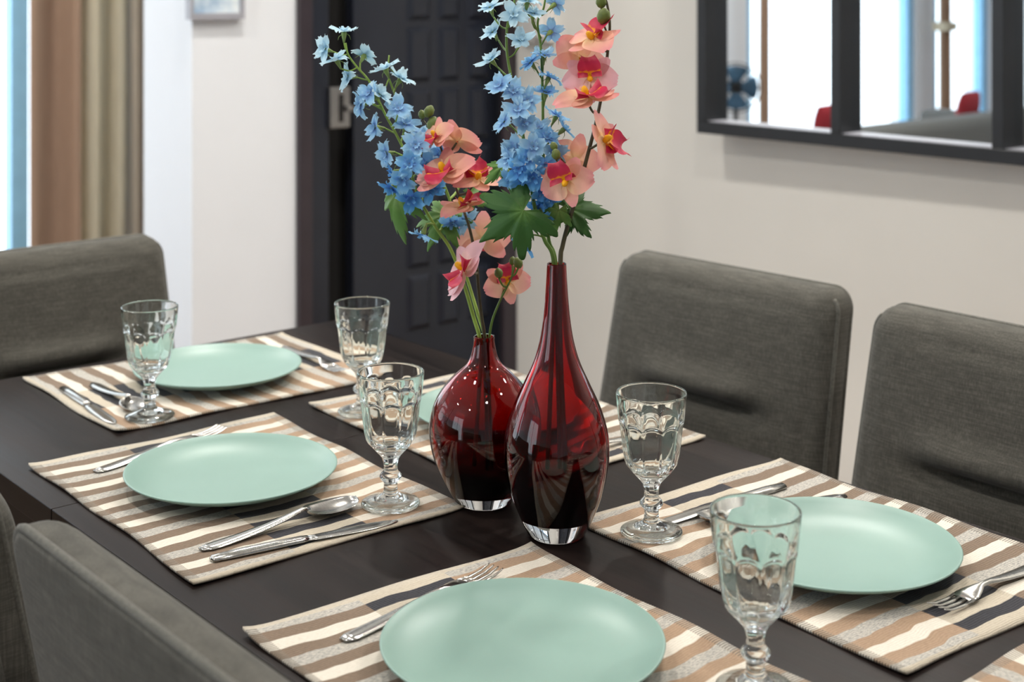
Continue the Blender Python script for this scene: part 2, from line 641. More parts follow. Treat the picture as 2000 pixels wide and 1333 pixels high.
for c in range(3):
    for r in range(-5, 6):
        zt = ztop - r * pz
        zb = zt - 0.188 * YF / 3.9
        if zb < 0.12 or zt > DTOP - 0.1:
            continue
        a, b = cx[2 * c], cx[2 * c + 1]
        e, y0, y1 = 0.016, YF + 0.05, YF + 0.036
        y2 = YF + 0.058
        mb = MB().add([(a, y0, zb), (b, y0, zb), (b, y0, zt), (a, y0, zt), (a + e, y1, zb + e), (b - e, y1, zb + e), (b - e, y1, zt - e), (a + e, y1, zt - e)],
                      [(0, 1, 5, 4), (1, 2, 6, 5), (2, 3, 7, 6), (3, 0, 4, 7), (4, 5, 6, 7)])
        mb.build('door_panel', M['door_leaf'], door)
# nickel latch plate on the jamb
pl = at(664, 212, 4.62 * YF / 3.9)
k = MB().box((xf(643, YF), YF - 0.006, at(0, 250, 4.62 * YF / 3.9).z), (xf(682, YF), YF + 0.012, at(0, 170, 4.62 * YF / 3.9).z)).build('latch_plate', M['steel_door'], door, bevel=0.003)
MB().box((xf(660, YF), YF - 0.008, at(0, 238, 4.62 * YF / 3.9).z), (xf(668, YF), YF - 0.0055, at(0, 184, 4.62 * YF / 3.9).z)).build('latch_slot', M['black_gap'], k)
MB().box((xf(668, YF), YF - 0.03, at(0, 218, 4.62 * YF / 3.9).z), (xf(681, YF), YF - 0.006, at(0, 206, 4.62 * YF / 3.9).z)).build('latch_knob', M['steel_door'], k, bevel=0.004)

# ------------------------------------------------------------------ things on the walls
p0, p1 = xf(362, YF), xf(468, YF)
zb = at(415, 32, 4.75 * YF / 3.9).z
pic = thing('framed_picture', 'small pale blue picture in a grey frame on the white wall by the door', 'picture', ((p0 + p1) / 2, YF, zb))
hw = (p1 - p0) / 2
t = 0.018
MB().box((-hw, -0.03, 0), (hw, 0, t)).box((-hw, -0.03, 0.26 - t), (hw, 0, 0.26)).box((-hw, -0.03, t), (-hw + t * .6, 0, 0.26 - t)).box((hw - t * .6, -0.03, t), (hw, 0, 0.26 - t)).build('frame', M['grey_frame'], pic)
m = NT('pale_abstract_print')
nz = m.noise(m.coord(), 14, 3)
m.set(col=m.ramp(nz, [(0.35, S(150, 178, 205)), (0.5, S(205, 220, 232)), (0.62, S(232, 238, 240))]), rough=0.4)
MB().box((-hw + t * .6, -0.02, t), (hw - t * .6, -0.004, 0.26 - t)).build('print', m.m, pic)

yi0, yi1 = XW / math.tan(YAW + math.atan(30 / 2778)), XW / math.tan(YAW + math.atan(85 / 2778))
ic = thing('intercom', 'white wall intercom box beside the door corner behind the blue flowers', 'intercom', (XW, (yi0 + yi1) / 2, at(1050, 85, 4.85 * YF / 3.9).z))
hy = abs(yi0 - yi1) / 2
MB().box((-0.03, -hy, 0), (0, hy, 0.24)).build('housing', M['white_plastic'], ic, bevel=0.006, seg=3)
MB().box((-0.055, -hy * .75, 0.015), (-0.03, -hy * .1, 0.225)).build('handset', M['white_plastic'], ic, bevel=0.008, seg=3)

# gridded mirror, hung a degree off the wall line
mir = thing('wall_mirror', 'large black window-grid mirror hanging on the right wall', 'mirror', (XW - 0.045, 1.95, 0), R(1.0))
ML0 = at(1376, 258, (XW - 0.075) / 0.7465)
zb0, rail, dep = ML0.z, 0.034, 0.06
inv = mir.matrix_basis.inverted()
y_end = (inv @ ML0).y
pitch, nb = 0.46, 5
fx = -0.05                                   # front face of the frame (local x)
zt0 = 2.05
f = MB()
y_start = y_end - pitch * (nb - 1) - 0.034
f.box((fx, y_start, zb0), (0.012, y_end, zb0 + rail)).box((fx, y_start, zt0 - rail), (0.012, y_end, zt0))
for kx in (0, nb - 1):
    yy0 = y_end - kx * pitch
    f.box((fx, yy0 - 0.034, zb0 + rail), (0.012, yy0, zt0 - rail))
f.build('frame', M['mirror_frame'], mir, bevel=0.0015, seg=1)
for kx in range(1, nb - 1):
    yy0 = y_end - kx * pitch
    MB().box((fx + 0.001, yy0 - 0.031, zb0 + rail), (0.0, yy0, zt0 - rail)).build('glazing_bar', M['mirror_frame'], mir, bevel=0.0015, seg=1)
for kz in (1.5,):
    MB().box((fx + 0.003, y_start + 0.034, kz), (0.0, y_end - 0.034, kz + 0.028)).build('glazing_bar', M['mirror_frame'], mir)
mesh('mirror_glass', [(-0.002, y_start + 0.02, zb0 + 0.02), (-0.002, y_end - 0.02, zb0 + 0.02), (-0.002, y_end - 0.02, zt0 - 0.02), (-0.002, y_start + 0.02, zt0 - 0.02),
                      (0.004, y_start + 0.02, zb0 + 0.02), (0.004, y_end - 0.02, zb0 + 0.02), (0.004, y_end - 0.02, zt0 - 0.02), (0.004, y_start + 0.02, zt0 - 0.02)],
     [(0, 3, 2, 1), (4, 5, 6, 7), (0, 1, 5, 4), (1, 2, 6, 5), (2, 3, 7, 6), (3, 0, 4, 7)], M['mirror'], mir)
MB().box((fx + 0.012, y_start + 0.03, zb0 + rail - 0.002), (-0.002, y_end - 0.03, zb0 + rail + 0.0012)).build('glass_bead', M['grey_frame'], mir)


# ------------------------------------------------------------------ curtains
def curtain(name, label, x0, x1, y, mat, folds, amp, ph, group=None, sway=0.0):
    root = thing(name, label, 'curtain', ((x0 + x1) / 2, y, 0), 0, group)
    nx, nz = folds * 12, 24
    v, fa = [], []
    wd = x1 - x0
    for j in range(nz + 1):
        z = 0.03 + (2.44 - 0.03) * j / nz
        for i in range(nx + 1):
            u = i / nx
            k = 0.75 + 0.35 * math.sin(3.1 * u + 1.3 * j / nz + ph)
            x = -wd / 2 + wd * u + sway * math.sin(2.2 * (1 - j / nz) + ph) * (0.4 + u)
            yv = amp * k * math.sin(2 * math.pi * folds * u + ph + 0.5 * math.sin(2.0 * j / nz + 4 * u))
            v.append((x, yv, z))
    for j in range(nz):
        for i in range(nx):
            a = j * (nx + 1) + i
            fa.append((a, a + 1, a + nx + 2, a + nx + 1))
    o = mesh('drape', v, fa, mat, root, True)
    md = o.modifiers.new('thickness', 'SOLIDIFY')
    md.thickness = 0.003
    hd = MB()
    hd.box((-wd / 2, -amp, 2.44), (wd / 2, amp, 2.47)).build('heading_tape', mat, root)
    return root


yc = YWIN - 0.12
curtain('window_curtain', 'brown curtain hanging beside the bright window edge', xf(52, yc), xf(152, yc), yc, M['brown_curtain'], 1, 0.085, 3.9)
curtain('window_curtain', 'cream curtain with a soft sway beside the brown curtain', xf(154, yc), xf(240, yc), yc + 0.01, M['cream_curtain'], 2, 0.045, 0.4, sway=0.012)
curtain('window_curtain', 'narrow taupe curtain between the cream curtain and the white wall', xf(251, yc), xf(350, yc), yc + 0.03, M['taupe_curtain'], 3, 0.03, 1.0)
curtain('window_curtain', 'thin gathered brown curtain seen at the left pane of the mirror', -0.60, -0.535, yc, M['brown_curtain'], 2, 0.03, 0.2)
cb = curtain('window_curtain', 'dark brown curtain with a pale tie band seen in the second mirror pane', -2.62, -2.50, yc, M['brown_curtain'], 2, 0.03, 1.4)
MB().box((-0.075, -0.05, 1.04), (0.075, 0.05, 1.10)).build('tie_band', M['cream_curtain'], cb)
rod = MB().tube([(XL + 0.1, yc, 2.5), (2.9, yc, 2.5)], 0.014, 10)
tag(rod.build('curtain_rod', M['mirror_frame'], None, True), 'black rod carrying the curtains along the window wall', 'curtain rod')

# ------------------------------------------------------------------ things seen only in the mirror
so = thing('sofa', 'grey upholstered sofa seen low in the mirror', 'sofa', (-0.75, 4.55, 0))
MB().box((-1.05, -0.42, 0.08), (1.05, 0.45, 0.40)).build('base', M['sofa'], so, bevel=0.03, seg=3)
MB().box((-1.05, -0.45, 0.36), (1.05, -0.22, 0.64)).build('backrest', M['sofa'], so, True, bevel=0.06, seg=4)
for sx in (-1, 1):
    MB().box((min(sx * 1.05, sx * 0.86), -0.42, 0.36), (max(sx * 1.05, sx * 0.86), 0.45, 0.58)).build('armrest', M['sofa'], so, True, bevel=0.04, seg=3)
for x in (-0.86, 0.0):
    MB().box((x + 0.005, -0.2, 0.40), (x + 0.855, 0.46, 0.52)).build('seat_cushion', M['sofa'], so, True, bevel=0.04, seg=3)
for sx in (-0.95, 0.95):
    for sy in (-0.36, 0.38):
        MB().lathe([(0.02, 0), (0.026, 0.09)], 10, (sx, sy, 0)).build('leg', M['leg_wood'], so)


def cushion(x, y, z, rz, tilt, label):
    n = 14
    v, fa = [], []
    for s_ in (-1, 1):
        for j in range(n + 1):
            for i in range(n + 1):
                u, w_ = i / n * 2 - 1, j / n * 2 - 1
                puff = 0.07 * max(0, (1 - u * u) * (1 - w_ * w_)) ** 0.5
                v.append((u * 0.21 * (1 - 0.06 * w_ * w_), s_ * puff, w_ * 0.17 * (1 - 0.06 * u * u) + 0.17))
    N = (n + 1) ** 2
    for s_ in (0, 1):
        for j in range(n):
            for i in range(n):
                a = s_ * N + j * (n + 1) + i
                q = (a, a + 1, a + n + 2, a + n + 1)
                fa.append(q if s_ == 0 else q[::-1])
    o = mesh('cushion', v, fa, M['red_cloth'], None, True)
    o.location = (x, y, z)
    o.rotation_euler = (tilt, 0, rz)
    o.scale = (0.62, 0.62, 0.6)
    return tag(o, label, 'cushion', 'red cushions on the sofa')


cushion(0.0, 4.52, 0.53, 0.1, R(10), 'red cushion on the sofa seen low in the second mirror pane')
cushion(-1.35, 4.52, 0.53, -0.1, R(10), 'red cushion at the right part of the sofa in the mirror')

fan = thing('standing_fan', 'black standing fan seen in the left pane of the mirror', 'fan', (0.04, 5.1, 0), R(228))
MB().lathe([(0.16, 0), (0.16, 0.015), (0.03, 0.03)], 28).build('base', M['fan_black'], fan, True)
MB().tube([(0, 0, 0.02), (0, 0, 0.75)], 0.012, 10).build('pole', M['fan_black'], fan, True)
fz = 0.79
MB().lathe([(0.02, -0.07), (0.045, -0.05), (0.045, 0.02), (0.015, 0.03)], 20, (0, 0, fz), (0, 1, 0)).build('motor', M['fan_black'], fan, True)
g = MB()
for rr in (0.03, 0.06, 0.09, 0.118, 0.135):
    g.tube([(rr * math.cos(a * math.pi / 16), 0.06 - 0.03 * (rr / 0.135) ** 2, fz + rr * math.sin(a * math.pi / 16)) for a in range(33)], 0.0022, 6, False)
for a in range(16):
    q = a * math.pi / 8
    g.tube([(r_ * math.cos(q), 0.06 - 0.03 * (r_ / 0.135) ** 2, fz + r_ * math.sin(q)) for r_ in (0.02, 0.05, 0.08, 0.11, 0.135)], 0.0018, 5)
g.lathe([(0.132, 0.0), (0.138, 0.0), (0.138, 0.03), (0.132, 0.03), (0.132, 0.0)], 40, (0, 0.01, fz), (0, 1, 0), False)
g.build('guard', M['fan_black'], fan, True)
for a in range(4):
    q0 = a * math.pi / 2
    v, fa = [], []
    for i in range(7):
        r_ = 0.03 + 0.092 * i / 6
        for j in range(5):
            q = q0 + (j / 4 - 0.5) * 1.25
            v.append((r_ * math.cos(q), 0.035 + 0.018 * (j / 4 - 0.5), fz + r_ * math.sin(q)))
    for i in range(6):
        for j in range(4):
            k_ = i * 5 + j
            fa.append((k_, k_ + 1, k_ + 6, k_ + 5))
    bo = mesh('blade', v, fa, M['fan_blue'], fan, True)
    bo.modifiers.new('thickness', 'SOLIDIFY').thickness = 0.002

for x_, y_ in DL:  # ceiling fittings, also for the two added lamps
    dl = thing('downlight', 'small round warm downlight recessed in the ceiling', 'ceiling light', (x_, y_, HC), 0, 'ceiling downlights')
    MB().lathe([(0.085, -0.012), (0.085, 0.0), (0.066, 0.0), (0.066, -0.012), (0.085, -0.012)], 28, closed_ends=False).build('rim', M['lamp_trim'], dl, True)
    MB().lathe([(0.066, -0.006), (0.066, -0.002)], 28).build('diffuser', M['lamp_glow'], dl)

# ------------------------------------------------------------------ table
TX0, TX1, TY0, TY1 = 0.645, 1.417, 0.28, 2.166
tb = thing('dining_table', 'long black-brown wooden dining table laid with striped mats', 'table', ((TX0 + TX1) / 2, (TY0 + TY1) / 2, 0))
hx, hy = (TX1 - TX0) / 2, (TY1 - TY0) / 2
cuts = [-hy, 0.369, hy]
for a, b in zip(cuts[:-1], cuts[1:]):
    o = MB().box((-hx, a + 0.0003, TZ - 0.03), (hx, b - 0.0003, TZ)).build('tabletop', M['table'], tb, bevel=0.0012, seg=2)
MB().box((-hx + 0.05, -hy + 0.06, TZ - 0.11), (-hx + 0.075, hy - 0.06, TZ - 0.031)).box((hx - 0.075, -hy + 0.06, TZ - 0.11), (hx - 0.05, hy - 0.06, TZ - 0.031)) \
    .box((-hx + 0.075, -hy + 0.06, TZ - 0.11), (hx - 0.075, -hy + 0.085, TZ - 0.031)).box((-hx + 0.075, hy - 0.085, TZ - 0.11), (hx - 0.075, hy - 0.06, TZ - 0.031)).build('apron', M['table'], tb)
for sx in (-1, 1):
    for sy in (-1, 1):
        x, y = sx * (hx - 0.045), sy * (hy - 0.055)
        MB().box((x - 0.035, y - 0.035, 0), (x + 0.035, y + 0.035, TZ - 0.031)).build('leg', M['table'], tb, bevel=0.004)


# ------------------------------------------------------------------ chairs
def rrect(w_, h_, r_top, r_bot, n=10):
    """rounded rectangle outline, centred, counter-clockwise; w_ may differ top/bottom"""
    wt, wb_ = w_ if isinstance(w_, tuple) else (w_, w_)
    pts = []
    for cx_, cy_, r_, a0 in ((wt / 2 - r_top, h_ / 2 - r_top, r_top, 0), (-wt / 2 + r_top, h_ / 2 - r_top, r_top, 90), (-wb_ / 2 + r_bot, -h_ / 2 + r_bot, r_bot, 180), (wb_ / 2 - r_bot, -h_ / 2 + r_bot, r_bot, 270)):
        for k in range(n + 1):
            a = R(a0 + 90 * k / n)
            pts.append((cx_ + r_ * math.cos(a), cy_ + r_ * math.sin(a)))
    # densify the straight runs
    out = []
    for i, p in enumerate(pts):
        q = pts[(i + 1) % len(pts)]
        L = math.hypot(q[0] - p[0], q[1] - p[1])
        k = max(1, int(L / 0.02))
        for j in range(k):
            out.append((p[0] + (q[0] - p[0]) * j / k, p[1] + (q[1] - p[1]) * j / k))
    return out


def slab(outline, t0, t1, r, rb_, mapf):
    """a padded slab: outline in a plane, thickness from t0 to t1, edges rounded by r, both faces domed"""
    N = len(outline)
    v, fa = [], []

    def inset(p, k):                              # scale towards the centre by absolute amount k
        L = math.hypot(*p)
        s_ = max(0.0, 1 - k / max(0.08, min(L, 0.24)))
        return (p[0] * s_, p[1] * s_)
    rings = []
    nf = 26
    for i in range(nf):                            # back face from the centre outwards
        s_ = (i + 0.02) / nf
        rings.append([((p[0] * s_, p[1] * s_), None, -1) for p in [inset(q, rb_) for q in outline]])
    for k in range(7):
        a = R(-90 + 90 * k / 6)
        rings.append([(inset(q, rb_ * math.cos(a) * -1 + rb_), t0 + rb_ * (1 + math.sin(a)), 0) for q in outline])
    for k in range(9):
        a = R(90 * k / 8)
        rings.append([(inset(q, r * (1 - math.cos(a))), t1 - r * (1 - math.sin(a)), 0) for q in outline])
    for i in range(nf - 1, -1, -1):
        s_ = (i + 0.02) / nf
        rings.append([((p[0] * s_, p[1] * s_), None, 1) for p in [inset(q, r) for q in outline]])
    for ri, ring in enumerate(rings):
        for (p, t, face) in ring:
            if face:
                t = (t0 if face < 0 else t1)
            v.append(mapf(p[0], p[1], t, face))
    for i in range(len(rings) - 1):
        for k in range(N):
            k2 = (k + 1) % N
            fa.append((i * N + k, i * N + k2, (i + 1) * N + k2, (i + 1) * N + k))
    fa.append(tuple(range(N))[::-1])
    fa.append(tuple((len(rings) - 1) * N + k for k in range(N)))
    return v, fa


CH, CW = 0.884, 0.450
REC = 0.20


def chair(label):
    root = thing('dining_chair', label, 'chair', (0, 0, 0), 0, 'upholstered dining chairs around the table')
    zb_, H = 0.40, CH - 0.40
    zc = zb_ + H / 2
    ol = rrect((CW, CW + 0.024), H, 0.032, 0.015)

    def bmap(x, z, t, face):
        Z = z + zc
        y = t
        u = x / (CW / 2)
        w_ = (z) / (H / 2)
        if face > 0:
            y += 0.012 * max(0, 1 - u * u) * max(0, 1 - w_ ** 4)
            # the pulled crease about 0.2 m below the top
            s_ = 1 / (1 + math.exp((abs(x) - 0.105) / 0.018))
            y -= 0.026 * s_ * math.exp(-((Z - 0.687) / 0.011) ** 2)
            y += 0.014 * s_ * math.exp(-((Z - 0.716) / 0.020) ** 2)
        elif face < 0:
            y -= 0.006 * max(0, 1 - u * u) * max(0, 1 - w_ ** 4)
        # recline
        return (x, -0.21 + (CH - Z) * REC + y, Z)
    v, fa = slab(ol, -0.056, 0.0, 0.034, 0.010, bmap)
    back = mesh('backrest', v, fa, M['linen'], root, True)
    # piping: right round the back edge, and up both sides of the front pad
    pts = [Vector(bmap(p[0] * 0.992, p[1] * 0.994, -0.050, 0)) for p in ol]
    MB().tube(pts + pts[:1], 0.0040, 6, False).build('piping', M['piping'], back, True)
    for sx in (-1, 1):
        side = sorted([p for p in ol if p[0] * sx > 0.15 and -H / 2 + 0.015 < p[1] < H / 2 - 0.008], key=lambda p: p[1])
        q = [1 - 0.0042 / max(0.08, min(math.hypot(*p), 0.24)) for p in side]
        pts = [Vector(bmap(p[0] * k, p[1] * k, -0.020, 0)) for p, k in zip(side, q)]
        MB().tube(pts, 0.0036, 6).build('piping', M['piping'], back, True)
    sol = rrect(0.47, 0.43, 0.05, 0.03)

    def smap(x, y, t, face):
        u, w_ = x / 0.235, y / 0.215
        z = t + (0.015 * max(0, 1 - u * u) * max(0, 1 - w_ * w_) if face > 0 else 0)
        return (x, y + 0.045, z)
    v, fa = slab(sol, 0.36, 0.475, 0.025, 0.012, smap)
    seat = mesh('seat', v, fa, M['linen'], root, True)
    pts = [Vector(smap(p[0] * 0.985, p[1] * 0.985, 0.467, 0)) for p in sol]
    pts.append(pts[0])
    MB().tube(pts, 0.004, 6, False).build('piping', M['piping'], seat, True)
    for sx in (-1, 1):
        for sy, dy in ((0.205, 0.0), (-0.13, -0.05)):
            x = sx * 0.195
            a, b = 0.021, 0.014
            mb = MB().add([(x - b, sy + dy - b, 0), (x + b, sy + dy - b, 0), (x + b, sy + dy + b, 0), (x - b, sy + dy + b, 0),
                           (x - a, sy - a, 0.37), (x + a, sy - a, 0.37), (x + a, sy + a, 0.37), (x - a, sy + a, 0.37)],
                          [(0, 3, 2, 1), (4, 5, 6, 7), (0, 1, 5, 4), (1, 2, 6, 5), (2, 3, 7, 6), (3, 0, 4, 7)])
            mb.build('leg', M['leg_wood'], root)
    return root


GC = 'upholstered dining chairs around the table'
ch = chair('grey linen dining chair at the far end of the table below the curtains')
ch.location = (0.968, 2.185, 0)
ch.rotation_euler = (0, 0, R(181))
dup(ch, (1.505, 1.525, 0), R(92.5), 'grey linen dining chair on the right behind the tall red vase, showing its side panel', GC)
dup(ch, (1.490, 1.008, 0), R(90), 'grey linen dining chair below the mirror, cut off by the right edge of the photo', GC)
near = dup(ch, (0.708, 0.967, 0), R(-90), 'grey linen dining chair seen from behind in the lower left corner', GC)
near.scale.z = 1.010                       # its cushions stand a little taller
dup(ch, (0.700, 1.515, 0), R(-90), 'grey linen dining chair at the left edge, mostly hidden behind the chair seen from behind', GC)


# ------------------------------------------------------------------ placemats
def placemat(label, x, y, rz, seed):
    rnd = random.Random(seed)
    ph = [rnd.uniform(0, 6.28) for _ in range(6)]
    nx, ny = 34, 46
    v, fa = [], []
    th = 0.0024
    for s_ in (0, 1):
        for j in range(ny + 1):
            for i in range(nx + 1):
                u, w_ = i / nx * 2 - 1, j / ny * 2 - 1
                xx = u * MW / 2 + 0.0016 * math.sin(7 * w_ + ph[0]) * u + 0.002 * math.sin(3 * w_ + ph[1]) * (1 if u > 0 else -1) * abs(u) ** 6
                y2 = w_ * ML / 2 + 0.0022 * math.sin(4 * u + ph[2]) * abs(w_) ** 6 * (1 if w_ > 0 else -1)
                edge = max(abs(u), abs(w_)) ** 10
                lift = 0.0016 * edge * (0.5 + 0.5 * math.sin(9 * w_ + 5 * u + ph[3])) + 0.004 * (abs(u) * abs(w_)) ** 14 * (0.4 + 0.6 * math.sin(ph[4] + u + 2 * w_) ** 2)
                e = 0.0007 * edge
                v.append((xx, y2, (th + lift + e if s_ else 0.0002 + lift)))
    N = (nx + 1) * (ny + 1)
    for s_ in (0, 1):
        for j in range(ny):
            for i in range(nx):
                a = s_ * N + j * (nx + 1) + i
                q = (a, a + 1, a + nx + 2, a + nx + 1)
                fa.append(q if s_ else q[::-1])
    bd = [i for i in range(nx)] + [nx + (nx + 1) * j for j in range(ny)] + [ny * (nx + 1) + i for i in range(nx, 0, -1)] + [(nx + 1) * j for j in range(ny, 0, -1)]
    for k in range(len(bd)):
        a, b = bd[k], bd[(k + 1) % len(bd)]
        fa.append((a, b, b + N, a + N))
    o = mesh('placemat', v, fa, M['mat'], None, True)
    o.location = (x, y, TZ)
    o.rotation_euler = (0, 0, rz)
    return tag(o, label, 'placemat', 'striped woven placemats on the table')


placemat('striped placemat under the plate at the left, with a spoon and knife beside the plate', 0.845, 1.515, R(-1.3), 1)
placemat('striped placemat at the far end of the table below the far chair', 1.045, 1.967, R(-90.8), 2)
placemat('striped placemat under the nearest plate at the bottom of the photo', 0.815, 0.937, R(-2.5), 3)
placemat('striped placemat at the right under the plate with a fork beside it', 1.2345, 0.942, R(180 - 2.6), 4)
placemat('striped placemat behind the two red vases, mostly hidden', 1.247, 1.512, R(180 - 2.0), 5)
placemat('striped placemat of which only a corner shows at the lower right edge', 1.05, 0.521, R(89.5), 6)

# ------------------------------------------------------------------ plates
MZ = TZ + 0.0035
PR = 0.126
prof = [(0.0001, 0.0), (0.055, 0.0), (0.070, 0.0012), (0.090, 0.0052), (0.110, 0.0115), (0.1235, 0.0180), (0.1258, 0.0196), (0.1262, 0.0208), (0.1254, 0.0216),
        (0.1238, 0.0213), (0.1180, 0.0178), (0.105, 0.0122), (0.090, 0.0082), (0.075, 0.0060), (0.050, 0.0050), (0.0001, 0.0048)]
pm = MB().lathe(prof, 96, closed_ends=False)
plate0 = None
for lab, x, y in (('celadon plate at the left of the red vases, spoon and knife in front', 0.8405, 1.526),
                  ('celadon plate at the far end of the table beside the far goblet', 1.052, 1.952),
                  ('celadon plate nearest the camera at the bottom of the photo', 0.816, 0.958),
                  ('celadon plate at the right of the table behind the nearest goblet', 1.2085, 0.916),
                  ('celadon plate mostly hidden behind the two red vases', 1.250, 1.504)):
    if plate0 is None:
        o = plate0 = pm.build('dinner_plate', M['plate'], None, True)
    else:
        o = plate0.copy()
        C.objects.link(o)
    o.location = (x, y, MZ)
    tag(o, lab, 'plate', 'celadon dinner plates')


# ------------------------------------------------------------------ cutlery
def strip(pts, sides=10):
    """closed bar: pts = (s, half width, thickness, z of the underside, dish depth)"""
    v, fa = [], []
    n = sides
    for (s_, hw_, th, z, dish) in pts:
        for j in range(n + 1):
            u = j / n * 2 - 1
            zz = z - dish * (1 - u * u)
            v.append((u * hw_, s_, zz + th * (1 - 0.75 * abs(u) ** 3)))
        for j in range(n + 1):
            u = 1 - j / n * 2
            v.append((u * hw_, s_, z - dish * (1 - u * u) + th * 0.25 * abs(u) ** 3 * 0.5))
    K = 2 * (n + 1)
    for i in range(len(pts) - 1):
        for k in range(K):
            k2 = (k + 1) % K
            fa.append((i * K + k, i * K + k2, (i + 1) * K + k2, (i + 1) * K + k))
    fa.append(tuple(range(K))[::-1])
    fa.append(tuple((len(pts) - 1) * K + k for k in range(K)))
    return v, fa


def handle_pts(L0, L1, zr):
    """handle from the rounded end (s=L0) to the neck (s=L1)"""
    out = []
    for i in range(13):
        t = i / 12
        s_ = L0 + (L1 - L0) * t
        hw_ = 0.0088 * (1 - t) ** 0.7 + 0.0034 * t ** 0.5 * 0.9 + 0.0006
        if i == 0:
            hw_ = 0.0045
        if i == 1:
            hw_ = min(hw_, 0.0092)
        out.append((s_, hw_, 0.0026 + 0.0012 * t, zr * t ** 2.2, 0.0))
    return out


def make_fork(L=0.205):
    root = thing('table_fork', 'x', 'fork')
    h = handle_pts(0, 0.118, 0.006)
    h += [(0.130, 0.0040, 0.0030, 0.0066, 0), (0.140, 0.0085, 0.0022, 0.0056, 0.0), (0.150, 0.0118, 0.0019, 0.0038, 0.0), (0.162, 0.0124, 0.0018, 0.0024, 0.0)]
    v, fa = strip(h)
    mesh('handle', v, fa, M['steel'], root, True)
    for k in range(4):
        x = (k - 1.5) * 0.0066
        pts = [(0.160, 0.0021, 0.0018, 0.0026, 0), (0.175, 0.0019, 0.0018, 0.0014, 0), (0.192, 0.0016, 0.0017, 0.0026, 0), (L - 0.002, 0.0011, 0.0013, 0.0058, 0), (L, 0.0005, 0.0008, 0.0066, 0)]
        v, fa = strip(pts, 4)
        mesh('tine', [(a + x * (1.0 if b < 0.17 else 0.97), b, c) for a, b, c in v], fa, M['steel'], root, True)
    return root


def make_spoon(L=0.200):
    root = thing('table_spoon', 'x', 'spoon')
    h = handle_pts(0, 0.128, 0.0105)
    h += [(0.136, 0.0042, 0.0030, 0.0108, 0)]
    v, fa = strip(h)
    mesh('handle', v, fa, M['steel'], root, True)
    pts = []
    for i in range(17):
        t = i / 16
        a = math.pi * t
        s_ = 0.132 + (L - 0.132) * (1 - math.cos(a)) / 2
        hw_ = 0.0212 * math.sin(a) ** 0.75 * (1.06 - 0.14 * t) + 0.0006
        if t < 0.12:
            hw_ = max(hw_, 0.0042)
        zt = 0.0104 - 0.0040 * math.sin(a * 0.9) + 0.0
        pts.append((s_, hw_, 0.0016, zt, 0.0068 * math.sin(a) ** 0.8))
    v, fa = strip(pts, 12)
    mesh('bowl', v, fa, M['steel'], root, True)
    return root


def make_knife(L=0.215):
    root = thing('table_knife', 'x', 'knife')
    h = [(0, 0.0035, 0.003, 0, 0), (0.003, 0.0072, 0.0045, 0, 0), (0.03, 0.0080, 0.006, 0, 0), (0.07, 0.0072, 0.0062, 0, 0), (0.100, 0.0062, 0.0058, 0.0, 0), (0.108, 0.0058, 0.004, 0.001, 0)]
    v, fa = strip(h)
    mesh('handle', v, fa, M['steel'], root, True)
    pts = [(0.106, 0.0056, 0.0026, 0.0016, 0), (0.118, 0.0080, 0.0018, 0.0014, 0), (0.150, 0.0094, 0.0015, 0.0012, 0), (0.185, 0.0092, 0.0014, 0.0010, 0), (0.203, 0.0072, 0.0012, 0.0010, 0), (0.212, 0.0038, 0.001, 0.0009, 0), (L, 0.0010, 0.0008, 0.0009, 0)]
    v, fa = strip(pts)
    mesh('blade', v, fa, M['steel'], root, True)
    return root


def lay(proto, handle, tip, label, z=None, first=[]):
    """lay a piece with its handle end at one table point, pointing to another"""
    hx_, hy_ = handle
    a = math.atan2(tip[1] - hy_, tip[0] - hx_) - math.pi / 2
    loc = (hx_, hy_, MZ + 0.0004 if z is None else z)
    g = proto['group'] if 'group' in proto else None
    if proto.name not in first:
        first.append(proto.name)
        proto.location = loc
        proto.rotation_euler = (0, 0, a)
        proto['label'] = label
        return proto
    return dup(proto, loc, a, label)


fork, spoon, knife = make_fork(), make_spoon(), make_knife()
fork['group'], spoon['group'], knife['group'] = 'steel forks', 'steel spoons', 'steel knives'
lay(fork, (0.7305, 1.6676), (0.9309, 1.7141), 'steel fork showing from behind the left plate')
lay(knife, (0.7097, 1.3335), (0.9004, 1.2999), 'steel knife in front of the left plate beside the spoon')
lay(spoon, (0.7147, 1.3651), (0.9082, 1.3697), 'steel spoon in front of the left plate, bowl towards the goblet')
lay(fork, (0.7147, 1.0922), (0.9142, 1.1187), 'steel fork tucked behind the rim of the nearest plate')
lay(knife, (1.3404, 1.0913), (1.1316, 1.1021), 'steel knife at the right behind the goblet by the tall vase')
lay(spoon, (1.3681, 1.0239), (1.1680, 1.0790), 'steel spoon at the right whose bowl shows between the two right goblets')
lay(fork, (1.3829, 0.7730), (1.1749, 0.7774), 'steel fork beside the right plate at the right edge')
lay(knife, (0.8462, 2.0462), (0.8305, 1.8283), 'steel knife nearest the mat edge left of the far goblet')
lay(spoon, (0.8906, 2.0413), (0.8836, 1.8420), 'steel spoon behind the stem of the far left goblet')
lay(fork, (1.2238, 2.0462), (1.2084, 1.8381), 'steel fork right of the far plate')
lay(knife, (1.3701, 1.6528), (1.1532, 1.6551), 'steel knife behind the round vase at the hidden plate')
lay(spoon, (1.3720, 1.6211), (1.1729, 1.6285), 'steel spoon behind the round vase beside the hidden plate')
lay(fork, (1.3888, 1.3365), (1.1808, 1.3304), 'steel fork showing between the tall vase and the right goblet')


